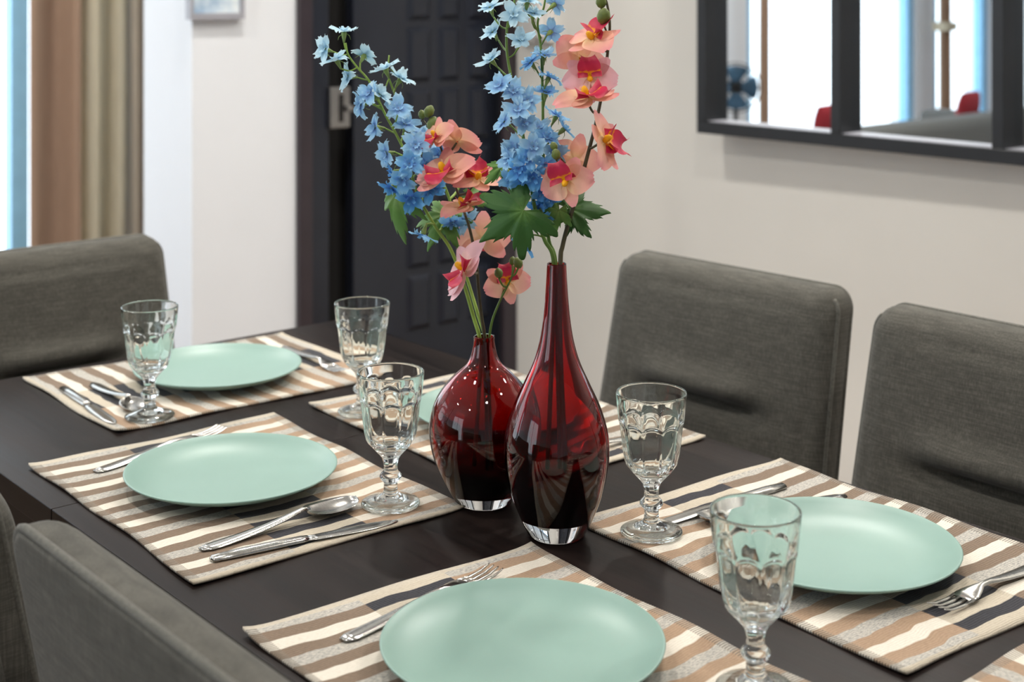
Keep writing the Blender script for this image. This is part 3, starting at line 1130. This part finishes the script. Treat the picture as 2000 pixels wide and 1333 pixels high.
# ------------------------------------------------------------------ goblets
def goblet(label):
    root = thing('glass_goblet', label, 'goblet', (0, 0, 0), 0, 'pressed glass goblets')
    NF, n = 10, 160
    out = [(0.0002, 0.0056), (0.0100, 0.0050), (0.0180, 0.0033), (0.0260, 0.0014), (0.0315, 0.0006), (0.0330, 0.0008), (0.0340, 0.0020), (0.0338, 0.0034), (0.0320, 0.0046), (0.026, 0.0064), (0.019, 0.0088), (0.0130, 0.0112), (0.0098, 0.0135), (0.0082, 0.0165), (0.0079, 0.021),
           (0.0080, 0.0255), (0.0086, 0.0275), (0.0112, 0.0295), (0.0128, 0.0322), (0.0127, 0.0345), (0.0108, 0.0370), (0.0088, 0.0388), (0.0080, 0.0410), (0.0078, 0.0455), (0.0086, 0.0500), (0.0102, 0.0545), (0.0128, 0.0580),
           (0.0172, 0.0625), (0.0220, 0.0670), (0.0260, 0.0710), (0.0285, 0.0750), (0.0300, 0.0800), (0.0312, 0.0860), (0.0322, 0.0930), (0.0331, 0.1000), (0.0338, 0.1070), (0.0344, 0.1120), (0.0348, 0.1150), (0.0350, 0.1165), (0.0352, 0.1180),
           (0.0353, 0.1195), (0.0355, 0.1210), (0.0357, 0.1225), (0.0359, 0.1240), (0.0361, 0.1255), (0.0364, 0.1280), (0.0372, 0.1360), (0.0380, 0.1440), (0.0386, 0.1510), (0.0387, 0.1528), (0.0386, 0.1535), (0.0383, 0.1541), (0.0379, 0.1544), (0.0375, 0.1544)]
    inn = [(0.0371, 0.1541), (0.0368, 0.1535), (0.0367, 0.1528), (0.0358, 0.1440), (0.0346, 0.1320), (0.0334, 0.1220), (0.0318, 0.1100), (0.0300, 0.0980), (0.0276, 0.0880), (0.0246, 0.0800), (0.0204, 0.0742), (0.0140, 0.0706), (0.0070, 0.0692), (0.0002, 0.0690)]

    def rad(r, z, th):
        # flat flutes cut into the bowl, each with an arched head, and into the upper stem
        ph = ((th * NF / (2 * math.pi)) % 1.0) - 0.5
        ang = ph * 2 * math.pi / NF
        head = 0.1235 - 0.0048 * (2 * abs(ph)) ** 2
        if z > 0.060:
            wgt = 1 / (1 + math.exp((z - head) / 0.00045))
            wgt *= min(1, max(0, (z - 0.060) / 0.008))
            return r + (min(r, r * 0.934 / math.cos(ang)) - r) * wgt
        if 0.0405 < z < 0.0595:
            return r * (0.965 / max(0.965, math.cos(ang)))
        return r

    def surf(prof, name, facets, cap0=False, cap1=False):
        v, fa = [], []
        for r, z in prof:
            for k in range(n):
                th = 2 * math.pi * k / n
                q = rad(r, z, th) if facets else r
                v.append((q * math.cos(th), q * math.sin(th), z))
        for i in range(len(prof) - 1):
            for k in range(n):
                k2 = (k + 1) % n
                fa.append((i * n + k, i * n + k2, (i + 1) * n + k2, (i + 1) * n + k))
        if cap0:
            fa.append(tuple(range(n))[::-1])
        if cap1:
            fa.append(tuple((len(prof) - 1) * n + k for k in range(n)))
        return mesh(name, v, fa, M['clear'], root, True)
    surf([p for p in out if p[1] >= 0.058] + inn, 'bowl', True, False, True)
    surf([p for p in out if 0.0135 <= p[1] <= 0.058], 'stem', True)
    surf([p for p in out if p[1] <= 0.0135], 'foot', False)
    return root


GG = 'pressed glass goblets'
gb = goblet('clear fluted goblet left of the round red vase, its foot by the spoon')
gb.location = (0.946, 1.345, MZ)
gb.rotation_euler = (0, 0, R(3))
dup(gb, (0.883, 1.834, MZ), R(20), 'clear fluted goblet at the far left in front of the far chair', GG)
dup(gb, (0.932, 0.790, MZ), R(12), 'clear fluted goblet nearest the camera at the lower right', GG)
dup(gb, (1.115, 1.092, MZ), R(-8), 'clear fluted goblet right of the tall red vase', GG)
dup(gb, (1.121, 1.663, MZ), R(30), 'clear fluted goblet standing against the dark door, behind the left goblet', GG)


# ------------------------------------------------------------------ vases
def vase(label, loc, outer, wall, zfloor, mat, zbase):
    root = thing('glass_vase', label, 'vase', loc)
    pts = catmull([(r, 0, z) for r, z in outer], 8)
    prof = [(0.0002, 0.0012), (outer[0][0] * 0.6, 0.0008)] + [(max(p.x, 0.0002), p.z) for p in pts]
    n = 96
    top = prof[-1][1]
    # inner wall: follows the outside at the wall thickness
    inner = []
    for i in range(len(prof) - 1, 1, -1):
        r, z = prof[i]
        r0, z0 = prof[i - 1]
        k = wall[0] + (wall[1] - wall[0]) * min(1, max(0, 1 - z / top) * 1.6)
        if z < zfloor + 0.004:
            break
        inner.append((r - k, z))
    ri, zi = inner[-1]
    for k in range(1, 9):
        a = R(90 * k / 8)
        inner.append((max(0.0002, ri * math.cos(a) ** 0.7), zi - (zi - zfloor) * math.sin(a)))
    # rounded lip
    r, z = prof[-1]
    rin = inner[0][0]
    lip = [(r - (r - rin) * 0.15, z + (r - rin) * 0.35), (r - (r - rin) * 0.5, z + (r - rin) * 0.5), (r - (r - rin) * 0.85, z + (r - rin) * 0.35)]
    ib = min(range(len(prof)), key=lambda i: abs(prof[i][1] - zbase))
    MB().lathe(prof[:ib + 1], n, closed_ends=False).build('base', M['vase_clear'], root, True)['label'] = 'thick clear glass base'
    MB().lathe(prof[ib:] + lip + inner[:1], n, closed_ends=False).build('body', M['vase_clear'], root, True)
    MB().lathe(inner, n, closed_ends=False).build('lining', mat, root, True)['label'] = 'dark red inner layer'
    return root


TALL = (1.038, 1.161, TZ)
ROUND = (1.040, 1.290, TZ)
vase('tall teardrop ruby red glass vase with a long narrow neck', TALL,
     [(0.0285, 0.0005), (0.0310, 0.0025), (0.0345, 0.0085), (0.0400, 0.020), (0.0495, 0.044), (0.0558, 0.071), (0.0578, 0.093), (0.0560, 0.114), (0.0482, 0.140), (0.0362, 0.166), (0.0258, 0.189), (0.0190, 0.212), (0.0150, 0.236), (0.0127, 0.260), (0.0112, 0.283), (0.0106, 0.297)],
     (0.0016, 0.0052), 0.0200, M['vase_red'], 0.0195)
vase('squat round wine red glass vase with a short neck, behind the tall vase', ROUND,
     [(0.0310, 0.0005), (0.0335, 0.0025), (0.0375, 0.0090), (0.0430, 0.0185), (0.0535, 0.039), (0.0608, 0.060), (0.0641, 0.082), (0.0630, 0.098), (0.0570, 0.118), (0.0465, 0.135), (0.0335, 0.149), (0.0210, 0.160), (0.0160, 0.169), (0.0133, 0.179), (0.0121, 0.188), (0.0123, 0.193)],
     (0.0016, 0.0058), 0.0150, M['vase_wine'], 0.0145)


# ------------------------------------------------------------------ flowers
def frame_for(nrm, roll=0.0):
    nrm = nrm.normalized()
    up = UP if abs(nrm.dot(UP)) < 0.95 else RGT
    x = up.cross(nrm).normalized()
    y = nrm.cross(x)
    m_ = Matrix((x, y, nrm)).transposed()
    return m_ @ Matrix.Rotation(roll, 3, 'Z')


def petal_grid(mb, L, W, tipn, cup, base, ang, curl=0.0, notch=0.0, nl=7, nw=6, ruff=0.0, seed=0, r0=0.0, shape=0.75, wbase=0.18):
    """one petal lying outwards from the flower axis (+z); ang turns it about the axis"""
    rnd = random.Random(seed)
    ph = rnd.uniform(0, 6.28)
    v, rr = [], []
    ca, sa = math.cos(ang), math.sin(ang)
    for i in range(nl + 1):
        t = i / nl
        w_ = W * (wbase + (1 - wbase) * math.sin(math.pi * min(1, t ** shape * 0.93 + 0.035)) ** 0.8) if t < 0.999 else W * tipn
        for j in range(nw + 1):
            u = j / nw * 2 - 1
            l = base + L * t * (1 - notch * (1 - abs(u)) ** 2 * (t ** 3)) + (0.0008 if ruff else 0) * math.sin(9 * u + ph) * t ** 4
            x = l
            y = u * w_
            z = cup * L * t * t + curl * L * t ** 4 + 0.25 * W * u * u * (1 - t) + ruff * math.sin(5 * u + 4 * t + ph) * t * t + r0
            v.append((x * ca - y * sa, x * sa + y * ca, z))
            rr.append(t)
    fa = []
    for i in range(nl):
        for j in range(nw):
            a = i * (nw + 1) + j
            fa.append((a, a + 1, a + nw + 2, a + nw + 1))
    mb.add(v, fa, rr)


def floret_mesh(seed):
    rnd = random.Random(seed)
    mb = MB()
    for k in range(5):
        petal_grid(mb, 0.0150 * rnd.uniform(0.85, 1.12), 0.0055 * rnd.uniform(0.85, 1.15), 0.62, rnd.uniform(0.0, 0.55), 0.0012, 2 * math.pi * k / 5 + rnd.uniform(-0.2, 0.2),
                   rnd.uniform(-0.40, 0.15), 0.10, ruff=0.0014, seed=seed * 9 + k, wbase=0.20, shape=0.95, nl=9)
    for k in range(4):
        petal_grid(mb, 0.0052, 0.0024, 0.5, 1.1, 0.0004, 2 * math.pi * k / 4 + rnd.uniform(0, 0.6), -0.2, 0.3, nl=3, nw=3, seed=seed * 31 + k, r0=0.0008)
    me = bpy.data.meshes.new('flower')
    me.from_pydata([tuple(p) for p in mb.v], [], mb.f)
    me.update()
    me.attributes.new('rad', 'FLOAT', 'POINT').data.foreach_set('value', mb.r)
    me.polygons.foreach_set('use_smooth', [True] * len(me.polygons))
    me.materials.append(BLUES[0])
    return me


FLO = [floret_mesh(s) for s in range(5)]
mb = MB().lathe([(0.0010, -0.0120), (0.0016, -0.0085), (0.0026, -0.0045), (0.0030, -0.0015), (0.0024, 0.0004)], 9)
mb.tube([(0.0024, 0, -0.002), (0.0058, 0, -0.0045), (0.0075, 0, -0.009)], [0.0004, 0.0004, 0.0002], 5)
mb.tube([(-0.0018, 0.0018, -0.003), (-0.0046, 0.0036, -0.006), (-0.0052, 0.0044, -0.0095)], [0.0004, 0.0004, 0.0002], 5)
CAL = mb.build('calyx_source', M['calyx'], None, True)
CAL_ME = CAL.data
bpy.data.objects.remove(CAL)
CAL_ME.name = 'calyx'


def near_on(paths, p):
    best, bi = None, None
    for path in paths:
        for i, q in enumerate(path):
            # prefer a joint a little lower on the stem
            dd = (q - (p - UP * 0.012)).length
            if best is None or dd < best:
                best, bi = dd, q
    return bi


class Spray:
    def __init__(s, name, label, cat, loc, mat, group):
        s.root = thing(name, label, cat, loc, 0, group)
        s.o = Vector(loc)
        s.stem = MB()
        s.paths = []
        s.mat = mat

    def add_stem(s, pts, r0, r1, main=True):
        path = catmull(pts, 7)
        n = len(path)
        s.stem.tube([p - s.o for p in path], [r0 + (r1 - r0) * i / (n - 1) for i in range(n)], 8)
        if main:
            s.paths.append(path)
        return path

    def pedicel(s, p, base_dir, r=0.0008):
        q = near_on(s.paths, p)
        L = (p - q).length
        s.stem.tube([x - s.o for x in catmull([q, q.lerp(p, 0.5) + base_dir * (-0.12 * L) + UP * (-0.06 * L), p], 5)], [r * 1.25] * 10 + [r], 6)

    def floret(s, px, py, d, dx, dy, tw, shade, size=1.0):
        nrm = (RGT * dx - UP * dy - FWD * tw).normalized()
        p = at(px, py, d)
        m_ = frame_for(nrm, random.uniform(0, 6.28))
        o = bpy.data.objects.new('flower', random.choice(FLO))
        C.objects.link(o)
        o.parent = s.root
        o.matrix_basis = Matrix.Translation(p - s.o) @ m_.to_4x4() @ Matrix.Scale(size, 4)
        o.material_slots[0].link = 'OBJECT'
        o.material_slots[0].material = BLUES[shade]
        c = bpy.data.objects.new('calyx', CAL_ME)
        C.objects.link(c)
        c.parent = o
        s.pedicel(p - nrm * 0.0115 * size, nrm)

    def bud(s, px, py, d, r=0.006, ped=True):
        p = at(px, py, d)
        mb = MB().lathe([(r * .2, -r * 1.2), (r * .7, -r * .8), (r, -r * .1), (r * .8, r * .7), (r * .3, r * 1.15), (0.0003, r * 1.25)], 12, (0, 0, 0), (random.uniform(-.4, .4), random.uniform(-.4, .4), 1))
        o = mb.build('bud', M['bud'], s.root, True)
        o.location = p - s.o
        if ped:
            s.pedicel(p - UP * r * 1.1, UP, 0.0009)

    def finish(s):
        s.stem.build('stem', s.mat, s.root, True)
        return s.root


def orchid_meshes():
    mb = MB()
    for a in (90, 218, 322):                       # three sepals
        petal_grid(mb, 0.030, 0.0098, 0.25, 0.06, 0.001, R(a), 0.10, 0.0, 8, 6, seed=a, shape=0.85, r0=-0.0006)
    for a in (12, 168):                            # two broad petals
        petal_grid(mb, 0.032, 0.0175, 0.30, 0.05, 0.001, R(a), -0.12, 0.0, 9, 8, ruff=0.0008, seed=a, shape=0.70, r0=0.0006)
    me = bpy.data.meshes.new('flower')
    me.from_pydata([tuple(p) for p in mb.v], [], mb.f)
    me.update()
    me.attributes.new('rad', 'FLOAT', 'POINT').data.foreach_set('value', mb.r)
    me.polygons.foreach_set('use_smooth', [True] * len(me.polygons))
    me.materials.append(M['peach'])
    lb = MB()
    # side lobes stand up, middle lobe reaches forward and down and ends in two horns
    for sgn in (1, -1):
        v, fa, rr = [], [], []
        for i in range(7):
            t = i / 6
            for j in range(6):
                u = j / 5
                w_ = 0.0100 * math.sin(math.pi * min(1, 0.12 + 0.8 * u))
                v.append((sgn * (0.0018 + 0.0105 * math.sin(1.5 * t) ), -0.003 - w_ * (1 - 0.2 * t) + 0.006, 0.002 + 0.013 * u * (0.55 + 0.45 * t) * math.sin(0.5 + 1.1 * t)))
                rr.append(0.12 + 0.88 * max(t, u * 0.9))
        for i in range(6):
            for j in range(5):
                a = i * 6 + j
                fa.append((a, a + 1, a + 7, a + 6))
        lb.add(v, fa, rr)
    v, fa, rr = [], [], []
    for i in range(11):
        t = i / 10
        wd = 0.0052 + 0.0068 * math.sin(math.pi * min(1, 0.15 + t * 0.75)) if t < 0.85 else 0.0052 + 0.030 * (t - 0.85)
        for j in range(7):
            u = j / 6 * 2 - 1
            v.append((u * wd, -0.001 - 0.0185 * t - (0.004 * abs(u) ** 2 if t > 0.85 else 0), 0.003 + 0.0145 * t - 0.010 * t * t + 0.0035 * u * u + (0.004 * (t - 0.85) / 0.15 * u * u if t > 0.85 else 0)))
            rr.append(t)
    for i in range(10):
        for j in range(6):
            a = i * 7 + j
            fa.append((a, a + 1, a + 8, a + 7))
    lb.add(v, fa, rr)
    lb.lathe([(0.0005, 0.0), (0.0030, 0.001), (0.0032, 0.005), (0.0020, 0.0085), (0.0003, 0.0095)], 10, (0, 0.001, 0.001), (0, 0.3, 1))
    lb.r[-50:] = [0.05] * 50
    le = bpy.data.meshes.new('lip')
    le.from_pydata([tuple(p) for p in lb.v], [], lb.f)
    le.update()
    le.attributes.new('rad', 'FLOAT', 'POINT').data.foreach_set('value', lb.r)
    le.polygons.foreach_set('use_smooth', [True] * len(le.polygons))
    le.materials.append(M['lip'])
    return me, le


ORC, LIP = orchid_meshes()


def orchid(sp, px, py, d, dx, dy, tw, roll=0, size=1.0, pink=False, ped=True, lip=1.15):
    nrm = (RGT * dx - UP * dy - FWD * tw).normalized()
    p = at(px, py, d)
    m_ = frame_for(nrm, R(roll))
    o = bpy.data.objects.new('flower', ORC)
    C.objects.link(o)
    o.parent = sp.root
    o.matrix_basis = Matrix.Translation(p - sp.o) @ m_.to_4x4() @ Matrix.Scale(size, 4)
    o.material_slots[0].link = 'OBJECT'
    o.material_slots[0].material = M['pinkpetal'] if pink else M['peach']
    l = bpy.data.objects.new('lip', LIP)
    C.objects.link(l)
    l.parent = o
    l.scale = (lip, lip, lip)
    if ped:
        sp.pedicel(p - nrm * 0.002, nrm, 0.0011)


def leaf(sp, px, py, d, nrm, axis, L, lobes, mat, bend, seed, ped=True):
    """palmate leaf: lobes = [(angle, length)], axis = image direction of the middle lobe"""
    rnd = random.Random(seed)
    n = 216
    a0, a1 = R(-152), R(152)
    v, fa, rr = [(0, 0, 0)], [], [0.0]
    nr = 8
    outl = []
    for i in range(n + 1):
        th = a0 + (a1 - a0) * i / n
        best = 0.30
        for la, ll, lw in lobes:
            dth = abs(th - R(la))
            if dth < lw:
                k = (1 - dth / lw)
                tooth = ((1 - k) * 3.2) % 1.0
                best = max(best, ll * (0.40 + 0.60 * k ** 0.80) * (1 - 0.17 * tooth * min(1, (1 - k) * 5)))
        ser = 1 + 0.03 * math.sin(i * 0.9 + seed)
        outl.append((th, best * L * ser))
    for k in range(1, nr + 1):
        s_ = k / nr
        for th, r_ in outl:
            r2 = r_ * s_
            x, y = r2 * math.sin(th), r2 * math.cos(th)
            z = -bend * r2 * r2 / L + 0.0012 * math.cos(th * 9) * s_
            v.append((x, y, z))
            rr.append(min(1, r2 / L))
    for i in range(n):
        fa.append((0, 1 + i + 1, 1 + i))
    for k in range(nr - 1):
        for i in range(n):
            a = 1 + k * (n + 1) + i
            fa.append((a, a + 1, a + n + 2, a + n + 1))
    p = at(px, py, d)
    z = (RGT * nrm[0] - UP * nrm[1] - FWD * nrm[2]).normalized()
    y = (RGT * axis[0] - UP * axis[1] - FWD * (axis[2] if len(axis) > 2 else 0)).normalized()
    y = (y - z * y.dot(z)).normalized()
    x = y.cross(z)
    m_ = Matrix((x, y, z)).transposed()
    o = mesh('leaf', v, fa, mat, sp.root, True, rr)
    o.matrix_basis = Matrix.Translation(p - sp.o) @ m_.to_4x4()
    o.modifiers.new('thickness', 'SOLIDIFY').thickness = 0.0004
    if ped:
        sp.pedicel(p, z, 0.0012)


FIVE = [(0, 1.0, R(33)), (54, 0.95, R(33)), (-54, 0.92, R(33)), (112, 0.80, R(34)), (-112, 0.80, R(34))]
THREE = [(0, 1.0, R(34)), (58, 0.72, R(32)), (-58, 0.76, R(32))]

# --- the round vase: blue delphinium leaning left, coral orchid, small orchid twig
DR = 1.662
rb = Vector(ROUND)
GD, GO = 'blue artificial delphinium sprays', 'coral artificial orchid sprays'
neckR = Vector((ROUND[0], ROUND[1], TZ + 0.19))


def off(v_, a, b):
    return v_ + RGT * a + FWD * b


s1 = Spray('delphinium_spray', 'pale blue delphinium spray leaning left out of the round vase', 'flower', tuple(off(rb, -0.004, 0.0) + UP * 0.03), M['stem_light'], GD)
low = [off(rb, -0.012, 0.01) + UP * 0.04, off(neckR, -0.004, 0.002) - UP * 0.03, off(neckR, -0.005, 0.0)]
s1.add_stem(low + [at(925, 620, DR - .004), at(905, 552, DR - .01), at(880, 487, DR - .015), at(848, 440, DR - .02), at(815, 378, DR - .025), at(795, 308, DR - .03), at(773, 261, DR - .03), at(752, 223, DR - .03), at(723, 162, DR - .03), at(698, 132, DR - .03), at(680, 107, DR - .03), at(675, 84, DR - .03)], 0.0026, 0.0010)
low2 = [off(rb, 0.006, 0.012) + UP * 0.04, off(neckR, 0.0, 0.004) - UP * 0.03, off(neckR, 0.001, 0.004)]
s1.add_stem(low2 + [at(935, 620, DR + .01), at(917, 560, DR + .02), at(899, 502, DR + .02), at(889, 450, DR + .02), at(878, 390, DR + .02), at(852, 330, DR + .015), at(820, 270, DR), at(790, 225, DR), at(776, 196, DR), at(762, 160, DR - .01), at(757, 143, DR - .01), at(760, 108, DR - .01)], 0.0024, 0.0009)
for a in [(672, 62, 0, .02, -1, .12, 0), (634, 96, 0, -.6, -.25, .65, 0), (657, 116, -.01, -.35, -.85, .30, 0), (712, 108, .01, .3, -.6, -.6, 0), (679, 150, 0, -.8, -.1, .5, 0),
          (752, 134, 0, -.35, -.9, .25, 0), (783, 153, .01, .5, -.85, .1, 0), (720, 182, -.02, -.5, -.4, .75, 1), (704, 205, -.01, -.8, .1, .5, 1), (742, 184, -.02, .6, -.6, .3, 0),
          (778, 212, -.02, .1, -.55, .8, 1), (732, 249, 0, -.8, -.1, .5, 1), (792, 242, 0, .2, -.75, .5, 1), (812, 283, -.03, -.1, -.3, .9, 1), (754, 300, .0, -.7, .05, .65, 1),
          (800, 320, -.04, .0, -.2, .95, 2), (786, 352, -.04, -.1, .25, .9, 2), (768, 338, 0, -.9, .3, .3, 3), (802, 388, -.02, .1, .35, .9, 3), (834, 322, .0, .4, -.2, .8, 2),
          (824, 262, .01, .3, -.8, .3, 1), (846, 352, .01, .2, .2, .9, 3), (826, 458, -.01, -.3, .9, .2, 2), (882, 436, .02, .1, .5, .6, 2), (860, 300, .02, .5, -.1, .7, 2), (840, 372, .01, .3, .4, .8, 3),
          (765, 368, .0, -.5, .6, .5, 3), (838, 292, .02, .5, -.7, .3, 1), (908, 432, .03, .5, .3, .6, 1)]:
    s1.floret(a[0], a[1], DR - .03 + a[2], a[3], a[4], a[5], a[6], 1.08)
leaf(s1, 776, 378, DR - .03, (-.55, -.35, .75), (-.05, 1.0, 0), 0.052, THREE + [(100, .5, R(24))], M['leaf_pale'], 0.8, 3)
leaf(s1, 868, 420, DR + .0, (-.2, -.6, .75), (-.5, .9, .2), 0.042, FIVE, M['leaf_pale'], 0.5, 4)
leaf(s1, 915, 382, DR + .04, (.3, -.5, .8), (.9, .25, 0), 0.030, THREE, M['leaf_pale'], 0.4, 5)
leaf(s1, 905, 352, DR + .04, (.1, -.4, .9), (.4, -.9, 0), 0.026, THREE, M['leaf_pale'], 0.4, 6)
s1.finish()

s2 = Spray('orchid_spray', 'coral orchid spray with crimson lips rising from the round vase', 'flower', tuple(off(rb, 0.004, -0.004) + UP * 0.03), M['stem_dark'], GO)
low = [off(rb, 0.004, -0.006) + UP * 0.04, off(neckR, 0.002, -0.002) - UP * 0.03, off(neckR, 0.001, -0.003)]
s2.add_stem(low + [at(939, 610, DR - .012), at(934, 560, DR - .018), at(930, 510, DR - .022), at(918, 450, DR - .03), at(905, 410, DR - .035), at(888, 360, DR - .035), at(872, 320, DR - .03), at(856, 275, DR - .03), at(845, 245, DR - .03)], 0.0024, 0.0011)
orchid(s2, 852, 268, DR - .05, -.65, -.5, .5, 20, 0.80)
orchid(s2, 893, 277, DR - .04, .35, -.6, -.7, 0, 0.98, lip=1.0)
orchid(s2, 868, 338, DR - .065, -.45, -.75, .55, 25, 1.15)
orchid(s2, 932, 350, DR - .05, .15, -.9, .42, 180, 0.98)
orchid(s2, 906, 404, DR - .06, -.12, -.97, .18, 150, 0.98)
orchid(s2, 943, 466, DR + .01, .05, .25, -1, 0, 1.05, lip=0.7)
orchid(s2, 910, 528, DR - .05, -.80, -.40, .36, 60, 1.22, True)
s2.bud(846, 243, DR - .03, 0.0075)
s2.bud(838, 218, DR - .03, 0.0062)
s2.bud(824, 224, DR - .02, 0.0045)
s2.finish()

s3 = Spray('orchid_twig', 'short green orchid twig with one coral flower low at the right of the round vase', 'flower', tuple(off(rb, 0.008, 0.0) + UP * 0.03), M['stem_green'], None)
s3.add_stem([off(rb, 0.010, 0.0) + UP * 0.04, off(neckR, 0.005, 0.0) - UP * 0.03, off(neckR, 0.006, -0.001), at(962, 625, DR - .01), at(978, 585, DR - .018), at(998, 545, DR - .025), at(1008, 512, DR - .028)], 0.0018, 0.0009)
orchid(s3, 990, 550, DR - .005, .15, -.25, .95, 190, 0.86)
s3.bud(974, 534, DR - .03, 0.0052)
s3.bud(1012, 514, DR - .03, 0.0056)
s3.bud(1001, 510, DR - .02, 0.0042)
s3.finish()

# --- the tall vase
DT = 1.558
tb_ = Vector(TALL)
neckT = Vector((TALL[0], TALL[1], TZ + 0.296))
s4 = Spray('delphinium_spray', 'upright blue delphinium spray in the tall vase, reaching the top of the photo', 'flower', tuple(off(tb_, -0.003, 0) + UP * 0.05), M['stem_green'], GD)
low = [off(tb_, -0.010, 0.008) + UP * 0.07, off(tb_, -0.005, 0.003) + UP * 0.2, off(neckT, -0.003, 0.001)]
s4.add_stem(low + [at(1064, 470, DT), at(1050, 430, DT - .005), at(1038, 370, DT - .01), at(1024, 280, DT - .01), at(1010, 205, DT - .01), at(998, 150, DT - .01), at(990, 100, DT - .01), at(991, 50, DT - .01), at(1004, 5, DT - .01), at(1010, -30, DT - .01)], 0.0026, 0.0011)
low = [off(tb_, 0.004, 0.010) + UP * 0.07, off(tb_, 0.001, 0.005) + UP * 0.2, off(neckT, -0.001, 0.004)]
s4.add_stem(low + [at(1072, 470, DT + .01), at(1066, 400, DT + .015), at(1061, 300, DT + .015), at(1060, 200, DT + .015), at(1057, 100, DT + .015), at(1050, 45, DT + .015), at(1062, 15, DT + .015), at(1068, -30, DT + .015)], 0.0025, 0.0010)
s4.add_stem([at(1057, 75, DT + .015), at(1045, 50, DT + .01), at(1038, 25, DT + .005)], 0.001, 0.0008)
for a in [(957, 14, 0, -.3, -.9, .3, 0), (1003, 28, -.03, .1, -.35, .9, 0), (1030, 2, 0, .1, -.9, .3, 0), (1041, 26, 0, .05, -.9, .35, 0), (1084, 8, .01, .6, -.5, -.5, 1), (962, 62, 0, -.5, -.75, .4, 0),
          (1076, 62, .02, .4, -.3, -.85, 1), (1016, 78, -.02, .1, -.7, .7, 0), (958, 116, 0, -.6, -.7, .4, 0), (1036, 122, .01, -.55, -.7, .3, 2), (1063, 108, .01, .1, -.95, .2, 1),
          (1072, 151, .01, .35, -.85, -.1, 2), (975, 166, -.02, -.45, -.5, .75, 1), (1002, 178, -.02, .1, -.5, .85, 1), (1066, 180, .01, .1, -.85, .3, 2), (1030, 196, -.02, .2, -.4, .9, 1),
          (1012, 214, -.03, -.1, -.5, .8, 1), (984, 238, 0, -.75, -.5, .4, 1), (1024, 240, -.02, .1, -.4, .9, 1), (1087, 226, .02, .4, -.8, .1, 2), (1052, 250, 0, .1, -.7, .6, 1), (1102, 252, .01, .7, -.6, -.1, 2),
          (992, 312, 0, -.7, -.1, .6, 1), (1042, 287, -.03, .1, -.3, .9, 1), (1068, 270, -.01, .2, -.6, .6, 2), (1014, 330, -.03, -.2, .0, .95, 3), (1022, 350, -.02, -.1, .4, .9, 3),
          (1066, 322, -.03, .2, .1, .9, 2), (1043, 348, -.03, .0, .3, .9, 3), (1060, 375, -.01, .2, .4, .8, 3), (1000, 355, -.01, -.5, .4, .7, 2), (1078, 385, 0, .4, .3, .8, 3), (1050, 405, 0, -.1, .5, .8, 3),
          (1058, 425, -.01, .1, .7, .6, 3), (1022, 476, -.01, -.5, .75, .3, 3), (1005, 290, 0, -.4, -.4, .8, 1), (1030, 310, -.03, 0, -.2, .95, 2), (1082, 300, 0, .4, -.1, .9, 1)]:
    s4.floret(a[0], a[1], DT + a[2], a[3], a[4], a[5], a[6], 1.0)
leaf(s4, 1022, 412, DT - .03, (-.1, -.25, .95), (-.75, .50, 0), 0.058, FIVE, M['leaf'], 0.35, 11)
leaf(s4, 1112, 408, DT + .0, (.1, -.55, .8), (1, -.08, 0), 0.048, THREE, M['leaf'], 0.30, 12)
leaf(s4, 1118, 420, DT + .02, (.2, -.3, .9), (.7, .8, 0), 0.034, THREE, M['leaf'], 0.3, 13)
leaf(s4, 1092, 410, DT - .01, (-.2, -.4, .9), (-.3, .95, 0), 0.030, THREE, M['leaf_pale'], 0.3, 14)
leaf(s4, 982, 325, DT + .02, (.1, -.5, .85), (-.6, .6, 0), 0.026, THREE, M['leaf_pale'], 0.6, 15)
s4.finish()

s5 = Spray('orchid_spray', 'tall coral orchid spray at the right of the tall vase, green buds at its tip', 'flower', tuple(off(tb_, 0.006, -0.003) + UP * 0.05), M['stem_dark'], GO)
low = [off(tb_, 0.010, -0.006) + UP * 0.07, off(tb_, 0.004, -0.003) + UP * 0.2, off(neckT, 0.004, -0.002)]
s5.add_stem(low + [at(1099, 480, DT - .004), at(1112, 430, DT - .008), at(1130, 370, DT - .01), at(1146, 310, DT - .01), at(1164, 240, DT - .01), at(1178, 170, DT - .01), at(1186, 110, DT - .01), at(1191, 50, DT - .01), at(1186, 10, DT - .01), at(1178, -12, DT - .01)], 0.0029, 0.0012)
orchid(s5, 1160, 76, DT - .02, -.35, -.85, .4, 160, 1.05)
orchid(s5, 1132, 114, DT + .0, -.4, .1, -.9, 30, 1.0, lip=0.7)
orchid(s5, 1152, 150, DT - .02, -.05, -.1, 1, 185, 0.92, True)
orchid(s5, 1146, 192, DT - .04, -.05, -.9, .35, 40, 1.12)
orchid(s5, 1178, 276, DT - .03, .78, -.30, .38, 60, 1.08)
orchid(s5, 1122, 312, DT + .01, -.3, .0, -.95, 20, 0.95, lip=0.7)
orchid(s5, 1105, 352, DT - .04, -.35, .05, .9, 200, 0.95)
s5.bud(1179, 32, DT - .02, 0.0078)
s5.bud(1174, 4, DT - .01, 0.0062)
s5.bud(1086, 302, DT - .04, 0.0052)
s5.bud(1082, 286, DT - .03, 0.0042)
s5.finish()
